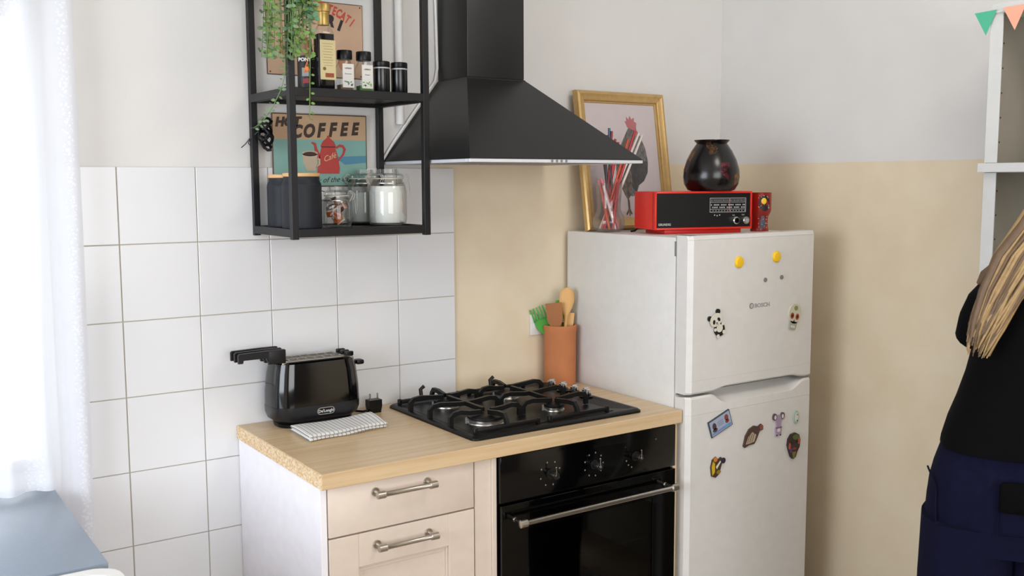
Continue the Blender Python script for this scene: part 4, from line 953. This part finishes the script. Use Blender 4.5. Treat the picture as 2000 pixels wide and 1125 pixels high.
# ================================================================== SIGNS
def sign(name, label, x0, x1, z0, z1): 
    T = Thing(name, label, 'sign', ((x0+x1)/2, 0, (z0+z1)/2)); return T
T = sign('tin_sign', 'beige tin sign with red arched lettering behind vinegar bottle', .408, .700, .254, .465)
tin = mat('aged_tan_paint', '#c4a184', .5, 0, .10, 12); rust = mat('rusty_edge', '#5e4634', .7, 0, .4, 60)
b = MB(); b.box(.408, .700, -.0025, -.0003, .254, .465, .001, 1); T.part('rim', b, rust)
b = MB(); b.box(.4105, .6975, -.0035, -.0024, .2565, .4625); pl = T.part('plate', b, tin)
red = col('faded_red', '#c0442e', .5)
for k, ch in enumerate('MONTECATI'):
    q = k-2; text_mesh('lettering', ch, .034, red, pl, (.584+.0134*q, -.0039, .4480-.0024*q-.0006*q*abs(q)), off=T.loc, rot=-.16-.07*q, bold=.0013, sx=.62, shear=.1)
for k, ch in enumerate('BARI'):
    q = k-2; text_mesh('lettering', ch, .038, m_ink, pl, (.599+.0290*q, -.0039, .4120-.009*q-.002*q*abs(q)), off=T.loc, rot=-.28-.1*q, bold=.0032, sx=.85)
b = MB()
for xx, zz in ((.417, .262), (.691, .262), (.691, .457)): b.prism(ell(xx, zz, .0025, .0025, 8), -.0040, -.0030)
T.part('nail_holes', b, rust)
b = MB(); b.prism(ell(.462, .330, .018, .030, 14), -.0038, -.003); b.prism(ell(.640, .298, .020, .024, 14), -.0038, -.003); T.part('faded_print', b, col('faded_orange', '#bb7f5c'), parent=pl)
T = sign('coffee_sign', 'tin coffee sign with red enamel pot behind the jars', .413, .702, -.055, .150)
b = MB(); b.box(.413, .702, -.0105, -.0082, -.055, .150, .001, 1); T.part('rim', b, rust)
b = MB(); b.box(.4165, .6985, -.0113, -.0104, .078, .1465); pl = T.part('upper_field', b, mat('coffee_tan', '#bd9c79', .5, 0, .16, 14))
b = MB(); b.box(.4165, .6985, -.0113, -.0104, -.0515, .078); pl2 = T.part('lower_field', b, mat('faded_teal', '#7ca69c', .5, 0, .12, 14))
b = MB(); b.prism([(.60, .030), (.698, .034), (.698, .014), (.63, .008)], -.0117, -.011); T.part('blue_brush_mark', b, col('faded_blue', '#4f86a0'), parent=pl2)
m_let = col('coffee_brown', '#3a2a22', .5)
text_mesh('lettering', 'HOT', .034, m_let, pl, (.459, -.0118, .125), off=T.loc, shear=.25, bold=.0020, rot=.04)
for k, ch in enumerate('COFFEE'):
    text_mesh('lettering', ch, .048+.003*(2-abs(k-2.5)), m_let, pl, (.484+k*.0355, -.0118, .098+k*.0022), off=T.loc, shear=.30, bold=.0026, rot=.06, sx=.84)
text_mesh('lettering', 'Drink of the day', .022, m_let, pl2, (.575, -.0118, -.036), off=T.loc, shear=.45, rot=.05)
m_potr = mat('enamel_red_print', '#b23c36', .5, 0, .12, 30)
px, pz = .580, .002
def sp(name, polys, m, k, par=pl2):
    b = MB()
    for q in polys: b.prism([(px+x, pz+z) for x, z in q], -.0116-.0004*k, -.011)
    T.part(name, b, m, parent=par)
sp('printed_pot', [[(-.036, -.020), (.032, -.020), (.034, -.004), (.028, .030), (.020, .056), (.023, .058), (.018, .070), (.004, .082), (.003, .088), (-.003, .088), (-.004, .082), (-.018, .070), (-.024, .058), (-.021, .056), (-.028, .030)],
                   [(-.026, .006), (-.040, .030), (-.044, .060), (-.052, .066), (-.050, .070), (-.038, .066), (-.034, .050), (-.026, .034)]], m_potr, 2)
sp('printed_handle', [[(.022, .056), (.034, .064), (.046, .062), (.054, .050), (.048, .034), (.030, .014), (.031, .022), (.042, .036), (.046, .048), (.042, .055), (.034, .056), (.024, .050)]], m_potr, 2)
sp('pot_band', [[(-.022, .0545), (.022, .0545), (.022, .0575), (-.022, .0575)]], col('dark_red_line', '#54201c'), 3)
text_mesh('lettering', 'Café', .022, col('cream_print', '#d8b183'), pl2, (px+.002, -.0132, .028), off=T.loc, shear=.4, rot=.35)
sp('printed_cup', [[(-.080, .036), (-.076, .008), (-.066, -.012), (-.040, -.012), (-.036, .006), (-.034, .036)], ell(-.057, .037, .024, .008, 18), [(-.036, .026), (-.026, .022), (-.026, .006), (-.040, -.004), (-.038, .002), (-.031, .008), (-.031, .018), (-.036, .020)]], col('cup_cream', '#b8a58c'), 4)
sp('printed_coffee', [ell(-.057, .036, .019, .0055, 16)], col('coffee_dark', '#3b1f1a'), 5)

# ================================================================== TRAILING PLANT
T = Thing('trailing_plant', 'trailing green vine spilling from the top tier of shelf', 'plant', (.420, -.235, .563))
b = MB(); b.lathe([(.040, 0), (.052, .004), (.060, .085), (.062, .09), (.057, .09), (.05, .08), (.03, .075)], (.420, -.235, .563), 28); T.part('pot', b, m_lab2)
def vine(pts, leafs, lm, size=.008, spread=.010, name='vine'):
    P = [Vector(q) for q in pts]
    def ev(t):
        t = max(0, min(.9999, t))*(len(P)-1); i = int(t); f = t-i
        p0, p1, p2, p3 = P[max(i-1, 0)], P[i], P[min(i+1, len(P)-1)], P[min(i+2, len(P)-1)]
        return .5*((2*p1)+(-p0+p2)*f+(2*p0-5*p1+4*p2-p3)*f*f+(-p0+3*p1-3*p2+p3)*f**3)
    b = MB(); b.tube([tuple(ev(k/24)) for k in range(25)], .0011, 5); v = T.part(name, b, m_stem)
    b = MB()
    for k in range(leafs):
        t = (k+.5)/leafs; c = ev(t); side = 1 if k % 2 else -1
        ang_ = random.uniform(-.7, .7)+(0 if side > 0 else PI); d = Vector((math.cos(ang_)*.8, math.sin(ang_)*.55-.25, random.uniform(-.45, .25))).normalized()
        s_ = size*random.uniform(.75, 1.25); w = d.cross(Vector((0, 0, 1))).normalized() if random.random() < .5 else Vector((0, .35, .94))
        w = (w-d*w.dot(d)).normalized(); n = d.cross(w)
        c = c+d*spread*.12
        q = [c, c+d*s_*.35+w*s_*.38+n*s_*.1, c+d*s_*.85+w*s_*.36, c+d*s_*1.25, c+d*s_*.85-w*s_*.36, c+d*s_*.35-w*s_*.38+n*s_*.1]
        b.add([tuple(x) for x in q], [[0, 1, 2, 3], [0, 3, 4, 5]])
    T.part('leaves', b, lm, parent=v, kind='stuff', ang=80)
for k in range(44):
    u = random.random(); xs = .290+.118*u; yy = random.uniform(-.325, -.302) if xs > .345 else random.uniform(-.325, -.26)
    L = random.uniform(.30, .55)*(1.15-.9*abs(u-.35)) ; zb_ = max(.262+.13*max(0, u-.5), .62-L)
    if k in (3, 11): zb_ = .265
    x_end = xs+random.uniform(-.012, .012)
    vine([(.42+.03*(u-.5), -.25, .645), (.40+.04*(u-.5), -.295, .66), (xs, yy, .60), (xs+.006, yy, (.60+zb_)/2), (x_end, yy, zb_)], 44, m_leaf if k % 3 else m_leaf2, .0125)
vine([(.40, -.295, .64), (.405, -.318, .50), (.404, -.315, .32), (.402, -.312, .22), (.399, -.310, .115)], 40, m_leaf, .0085, .02)
vine([(.39, -.295, .64), (.352, -.31, .55), (.344, -.30, .30), (.343, -.290, .215), (.320, -.275, .150), (.300, -.26, .115), (.276, -.25, .092)], 52, m_leaf2, .0095, .02)
# teal leafy spray
vine([(.40, -.295, .64), (.375, -.32, .50), (.368, -.325, .42), (.395, -.325, .385), (.415, -.322, .36)], 34, mat('bluegreen_leaf', '#578a6a', .55, 0, .3, 40), .011)

# ================================================================== RIGHT SHELF UNIT
T = Thing('bookcase', 'pale open shelving unit against right wall beside the person', 'shelf', (2.04, -1.6, FLOOR))
ux0, ux1, uy1, uy0 = 1.918, 2.166, -1.195, -1.96
b = MB(); b.box(ux0+.0032, ux1, uy1-.018, uy1, FLOOR, .3845, .001, 1); T.part('side_panel', b, m_shelfshade)
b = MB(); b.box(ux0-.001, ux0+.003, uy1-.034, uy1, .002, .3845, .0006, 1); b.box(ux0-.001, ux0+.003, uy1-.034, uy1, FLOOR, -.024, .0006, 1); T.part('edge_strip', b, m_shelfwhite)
b = MB(); b.box(ux0+.0032, ux1, uy0, uy0+.018, FLOOR, .3845, .001, 1); T.part('side_panel', b, m_shelfshade)
b = MB(); b.box(ux1-.006, ux1, uy0+.018, uy1-.018, FLOOR, .3845); T.part('back_panel', b, m_shelfshade)
b = MB(); b.box(ux0, ux1, uy0, uy1, .385, .41, .001, 1); T.part('top_board', b, m_shelfwhite)
b = MB(); b.box(ux0-.012, ux1, uy0, uy1+.012, -.023, .001, .001, 1); T.part('middle_board', b, m_shelfwhite)
for z in (-.45, -.85, -1.25):
    b = MB(); b.box(ux0+.006, ux1-.006, uy0+.018, uy1-.018, z-.018, z, .001, 1); T.part('shelf_board', b, m_shelfwhite)
b = MB()
for z in [(-.20+.064*k) for k in range(9)]:
    if -.03 < z < .01: continue
    for xx in (ux0+.035, ux1-.05): b.lathe([(.0025, -.0006), (.0025, .0005)], (xx, uy1-.0181, z), 8, 'y')
T.part('peg_holes', b, m_ink)
# glass jug inside
T = Thing('glass_jug', 'clear glass jug with curved handle in the pale shelving unit', 'jug', (2.045, -1.345, .001))
jc = (2.045, -1.345, .001)
b = MB(); b.lathe([(.035, 0), (.043, .004), (.050, .030), (.051, .06), (.044, .10), (.034, .135), (.032, .16), (.037, .185), (.035, .185), (.030, .16), (.032, .135), (.042, .10), (.048, .06), (.047, .03), (.04, .008)], jc, 32); T.part('glass', b, m_jar)
b = MB(); c0 = Vector(jc); b.tube([tuple(c0-rdir*a+Vector((0, 0, z))) for a, z in ((.034, .180), (.055, .192), (.078, .185), (.090, .160), (.088, .130), (.074, .108), (.050, .096), (.042, .098))], [.006, .0055, .005, .005, .005, .005, .006, .007], 10); T.part('handle', b, m_jar)
# bunting
T = Thing('bunting', 'felt pennant bunting strung along the shelving unit top', 'bunting', (1.913, -1.3, .38))
b = MB(); b.tube([(1.914, -1.150, .392), (1.912, -1.22, .388), (1.912, -1.32, .396), (1.914, -1.5, .388), (1.914, -1.95, .395)], .0012, 6); T.part('string', b, m_lab2)
for k, (yy, c, nm) in enumerate(((-1.185, '#4fb08e', 'green'), (-1.262, '#eba88e', 'salmon'), (-1.34, '#e8d9a0', 'cream'), (-1.42, '#4fb08e', 'green'), (-1.50, '#eba88e', 'salmon'))):
    b = MB(); w_ = .030; z = .392+.004*math.sin(k*1.5); b.prism([(yy+w_, z), (yy-w_, z+.002), (yy-.003, z-.060)], 1.9085, 1.9100, plane='yz')
    T.part('pennant', b, col(nm+'_felt', c, .95), label=nm+' felt pennant')

# ================================================================== PERSON
PX, PY, PR = 1.622, -1.479, -.96
T = Thing('person', 'person from behind in black t-shirt and navy trousers, long blond hair', 'person', (PX, PY, FLOOR), PR)
def skin_mesh(chains):
    """chains: list of (list of (x,y,z,r) , parent index or None). First vertex is the root."""
    vs, es, rs = [], [], []
    for pts, par in chains:
        prev = par
        for q in pts:
            vs.append(q[:3]); rs.append(q[3]); i = len(vs)-1
            if prev is not None: es.append((prev, i))
            prev = i
    me = bpy.data.meshes.new('sk'); me.from_pydata(vs, es, []); o = bpy.data.objects.new('sk', me); COL.objects.link(o)
    md = o.modifiers.new('skin', 'SKIN'); md.use_smooth_shade = True
    sv = me.skin_vertices[0].data
    for i, r in enumerate(rs):
        rr = r if isinstance(r, tuple) else (r, r); sv[i].radius = rr; sv[i].use_root = (i == 0)
    ss = o.modifiers.new('ss', 'SUBSURF'); ss.levels = 2; ss.render_levels = 2
    dg = bpy.context.evaluated_depsgraph_get(); dg.update()
    out = bpy.data.meshes.new_from_object(o.evaluated_get(dg)); bpy.data.objects.remove(o); return out
ch = [([(0, 0, .93, .12)], None),
      ([(.015, 0, 1.06, .10), (.035, 0, 1.20, .10), (.055, 0, 1.30, .085), (.075, .005, 1.41, .045), (.088, .01, 1.455, .050), (.100, .02, 1.50, .062), (.108, .03, 1.56, .082), (.112, .03, 1.615, .080), (.113, .025, 1.655, .045)], 0)]
n0 = 10
for s_, cx_ in ((-1, .045), (1, .075)):
    st = sum(len(c[0]) for c in ch)
    ch.append(([(cx_+s_*.09, .01, 1.33, .050), (cx_+s_*.125, .05, 1.26, .040), (cx_+s_*.115, .09, 1.18, .038), (cx_+s_*.100, .12, 1.12, .034), (cx_+s_*.07, .15, 1.17, .030), (cx_+s_*.05, .18, 1.25, .023), (cx_+s_*.04, .19, 1.29, .026)], 3))
    hand = st+6
    for k in range(4):
        fx_ = cx_+s_*(.04+.022-.015*k); ln = (.030, .036, .034, .026)[k]
        ch.append(([(fx_, .195, 1.325, .0095), (fx_, .200, 1.325+ln, .0085), (fx_-s_*.002, .210, 1.325+ln*1.6, .008), (fx_-s_*.003, .225, 1.325+ln*1.9, .0065)], hand))
    ch.append(([(cx_+s_*.010, .20, 1.300, .011), (cx_-s_*.004, .215, 1.318, .0095), (cx_-s_*.008, .225, 1.335, .008)], hand))
for s_ in (-1, 1):
    ch.append(([(s_*.085, 0, .86, .085), (s_*.10, .01, .68, .072), (s_*.105, .015, .50, .055), (s_*.105, 0, .36, .052), (s_*.105, -.01, .12, .034), (s_*.105, -.01, .06, .034), (s_*.108, .06, .035, .032), (s_*.110, .15, .028, .026)], 0))
me = skin_mesh(ch); me.name = 'body'; me.materials.append(m_skin)
bo = bpy.data.objects.new('body', me); COL.objects.link(bo); bo.parent = T.o
b = MB()   # face details
hc = Vector((.108, .03, 1.575))
b.tube([(hc.x, hc.y+.080, hc.z+.010), (hc.x, hc.y+.096, hc.z-.018), (hc.x, hc.y+.080, hc.z-.028)], [.006, .011, .008], 8)
for s_ in (-1, 1):
    b.tube([(hc.x+s_*.078, hc.y-.002, hc.z+.018), (hc.x+s_*.090, hc.y-.010, hc.z+.004), (hc.x+s_*.080, hc.y-.002, hc.z-.024)], [.008, .010, .006], 8)
T.part('nose_and_ears', b, m_skin, world=False)
b = MB()
for s_ in (-1, 1): b.lathe([(.002, -.009), (.008, -.005), (.0095, 0), (.008, .005), (.002, .009)], (hc.x+s_*.031, hc.y+.074, hc.z+.012), 12)
T.part('eyes', b, m_lab2, world=False)
b = MB(); b.tube([(hc.x-.022, hc.y+.074, hc.z-.042), (hc.x, hc.y+.083, hc.z-.043), (hc.x+.022, hc.y+.074, hc.z-.042)], [.002, .005, .002], 6); T.part('lips', b, col('lip_pink', '#b0665c'), world=False)
def eloft(b, rows, n=40, fold=0, nf=9, cap0=False, cap1=False, pw=2.4, ph=0):
    R = []; rows = [(z, c*.96, h*.93, d, e) for z, c, h, d, e in rows]
    for ri, (z, cx_, hx_, cy_, hy_) in enumerate(rows):
        ring = []
        for j in range(n):
            a = 2*PI*j/n; c_, s_ = math.cos(a), math.sin(a)
            ex = math.copysign(abs(c_)**(2/pw), c_); ey = math.copysign(abs(s_)**(2/pw), s_)
            k = 1+fold*math.sin(a*nf+ph+ri*.35)*(.6+.4*math.sin(a*3+ri*.2))
            ring.append((cx_+hx_*ex*k, cy_+hy_*ey*k, z))
        R.append(ring)
    b.rings(R, cap0, cap1)
b = MB(); rows = [(.966, .006, .174, 0, .128), (.968, .006, .180, 0, .134), (.98, .007, .180, 0, .134), (1.03, .012, .172, 0, .128), (1.08, .022, .164, 0, .124), (1.14, .034, .158, 0, .122), (1.20, .045, .156, 0, .122), (1.26, .053, .158, 0, .121), (1.31, .058, .162, 0, .116), (1.345, .062, .160, 0, .108), (1.372, .066, .142, 0, .096), (1.392, .070, .112, 0, .084), (1.408, .073, .086, .002, .072), (1.420, .075, .068, .004, .063), (1.424, .076, .062, .005, .058)]
eloft(b, rows, 64, .012, 7)
for s_, cx_ in ((-1, .045), (1, .075)):
    b.tube([(cx_+s_*.050, 0, 1.335), (cx_+s_*.085, .004, 1.325), (cx_+s_*.110, .022, 1.292), (cx_+s_*.122, .048, 1.255), (cx_+s_*.124, .075, 1.215), (cx_+s_*.124, .076, 1.213)], [.055, .058, .055, .054, .056, .048], 20)
T.part('t_shirt', b, m_shirt, world=False, ang=60)
b = MB(); eloft(b, [(.74, 0, .202, -.002, .122), (.78, 0, .203, -.002, .128), (.84, 0, .200, -.003, .134), (.88, 0, .196, -.003, .134), (.92, 0, .187, -.002, .128), (.96, 0, .174, 0, .120), (1.00, 0, .158, 0, .108)], 64, .016, 13, cap0=True, cap1=True)
for s_ in (-1, 1):
    eloft(b, [(.05, s_*.112, .088, 0, .088), (.052, s_*.112, .094, 0, .094), (.20, s_*.112, .096, 0, .098), (.45, s_*.106, .106, .004, .108), (.65, s_*.100, .112, 0, .120), (.80, s_*.098, .110, -.002, .128)], 40, .02, 8, cap0=True, cap1=True, ph=s_)
T.part('trousers', b, m_trouser, world=False, ang=60)
b = MB(); b.tube([(-.188, -.03, .915), (-.170, -.075, .880), (-.168, -.085, .80)], .0022, 6); T.part('pocket_seam', b, m_trouser, world=False)
b = MB(); b.tube([(-.045, -.139, .915), (-.045, -.141, .80), (.075, -.141, .80), (.075, -.139, .915)], .0018, 6); T.part('pocket_seam', b, m_trouser, world=False)
for s_ in (-1, 1):
    b = MB(); b.rings([[(s_*.108+x, y, z) for x, y, z in [(-.04, -.07, 0), (.04, -.07, 0), (.045, .08, 0), (.03, .18, 0), (-.03, .18, 0), (-.045, .08, 0)]], [(s_*.108+x, y, z) for x, y, z in [(-.042, -.07, .03), (.042, -.07, .03), (.048, .08, .03), (.03, .185, .025), (-.03, .185, .025), (-.048, .08, .03)]], [(s_*.108+x, y, z) for x, y, z in [(-.036, -.06, .08), (.036, -.06, .08), (.04, .04, .075), (.025, .14, .045), (-.025, .14, .045), (-.04, .04, .075)]]]); T.part('shoe', b, m_lab2, world=False)
# hair: cap + long strands swept over the left shoulder blade
b = MB(); R = []
for k in range(9):
    t = k/8; ph = PI*.5*(1-t)+PI*.02; 
    zz = 1.555+.115*math.sin(ph) if k < 6 else 1.555-.02*(k-5)
    rr = math.cos(ph)*.094 if k < 6 else .094
    R.append([(.110+max(rr, .004)*math.cos(a), .018+max(rr, .004)*math.sin(a)*(1.02 if math.sin(a) < 0 else .55), zz) for a in [2*PI*j/24 for j in range(24)]])
b.rings(R, True, False); T.part('hair_cap', b, m_hair, world=False, ang=80)
def strand_set(n, m, seed):
    random.seed(seed); b = MB()
    for k in range(n):
        u = random.uniform(-1, 1); v = random.uniform(-1, 1); e = random.uniform(-.035, .02)
        P = [(.085+.055*u, -.070+.012*v, 1.62), (.072+.060*u, -.098+.010*v, 1.56), (.030+.055*u, -.118+.010*v, 1.49), (-.020+.050*u, -.137+.008*v, 1.42), (-.056+.042*u, -.146+.007*v, 1.345), (-.084+.032*u, -.150+.007*v, 1.28+e*.5), (-.101+.022*u, -.150+.006*v, 1.232+e)]
        w = random.uniform(.006, .011)
        b.tube([(x+.003*math.sin(i*1.3+k), y, z) for i, (x, y, z) in enumerate(P)], [w, w, w, w, w*.9, w*.7, w*.15], 6, .5)
    return b
T.part('long_hair', strand_set(75, 0, 3), m_hair, world=False, ang=80, kind='stuff')
T.part('long_hair_lowlights', strand_set(24, 0, 9), m_hair2, world=False, ang=80, kind='stuff')
b = MB()
for k in range(14):
    u = k/13; b.tube([(.055-.01*u, -.060-.02*u, 1.50), (.005-.01*u, -.072-.02*u, 1.445), (-.055-.014*u, -.060-.03*u, 1.405-.01*u), (-.088-.006*u, -.035-.03*u, 1.372-.012*u), (-.100, -.030-.03*u, 1.350)], [.011, .011, .010, .008, .002], 6)
T.part('shoulder_hair', b, m_hair2, world=False, ang=80, kind='stuff')
mp = Matrix.Translation((PX, PY, FLOOR)) @ Matrix.Rotation(PR, 4, 'Z')
b = MB(); b.box(-.046, .075, -.162, -.1395, .856, .926, .012, 3)
o = finish('wallet', b, mat('black_leather', '#040404', .9, spec=.1)); o.matrix_world = mp
tag(o, 'black wallet sticking out of the navy trouser back pocket', 'wallet')

# ------------------------------------------------------------------ lift everything so the floor is z = 0
for o in list(COL.objects):
    if o.parent is None: o.location.z += ZO
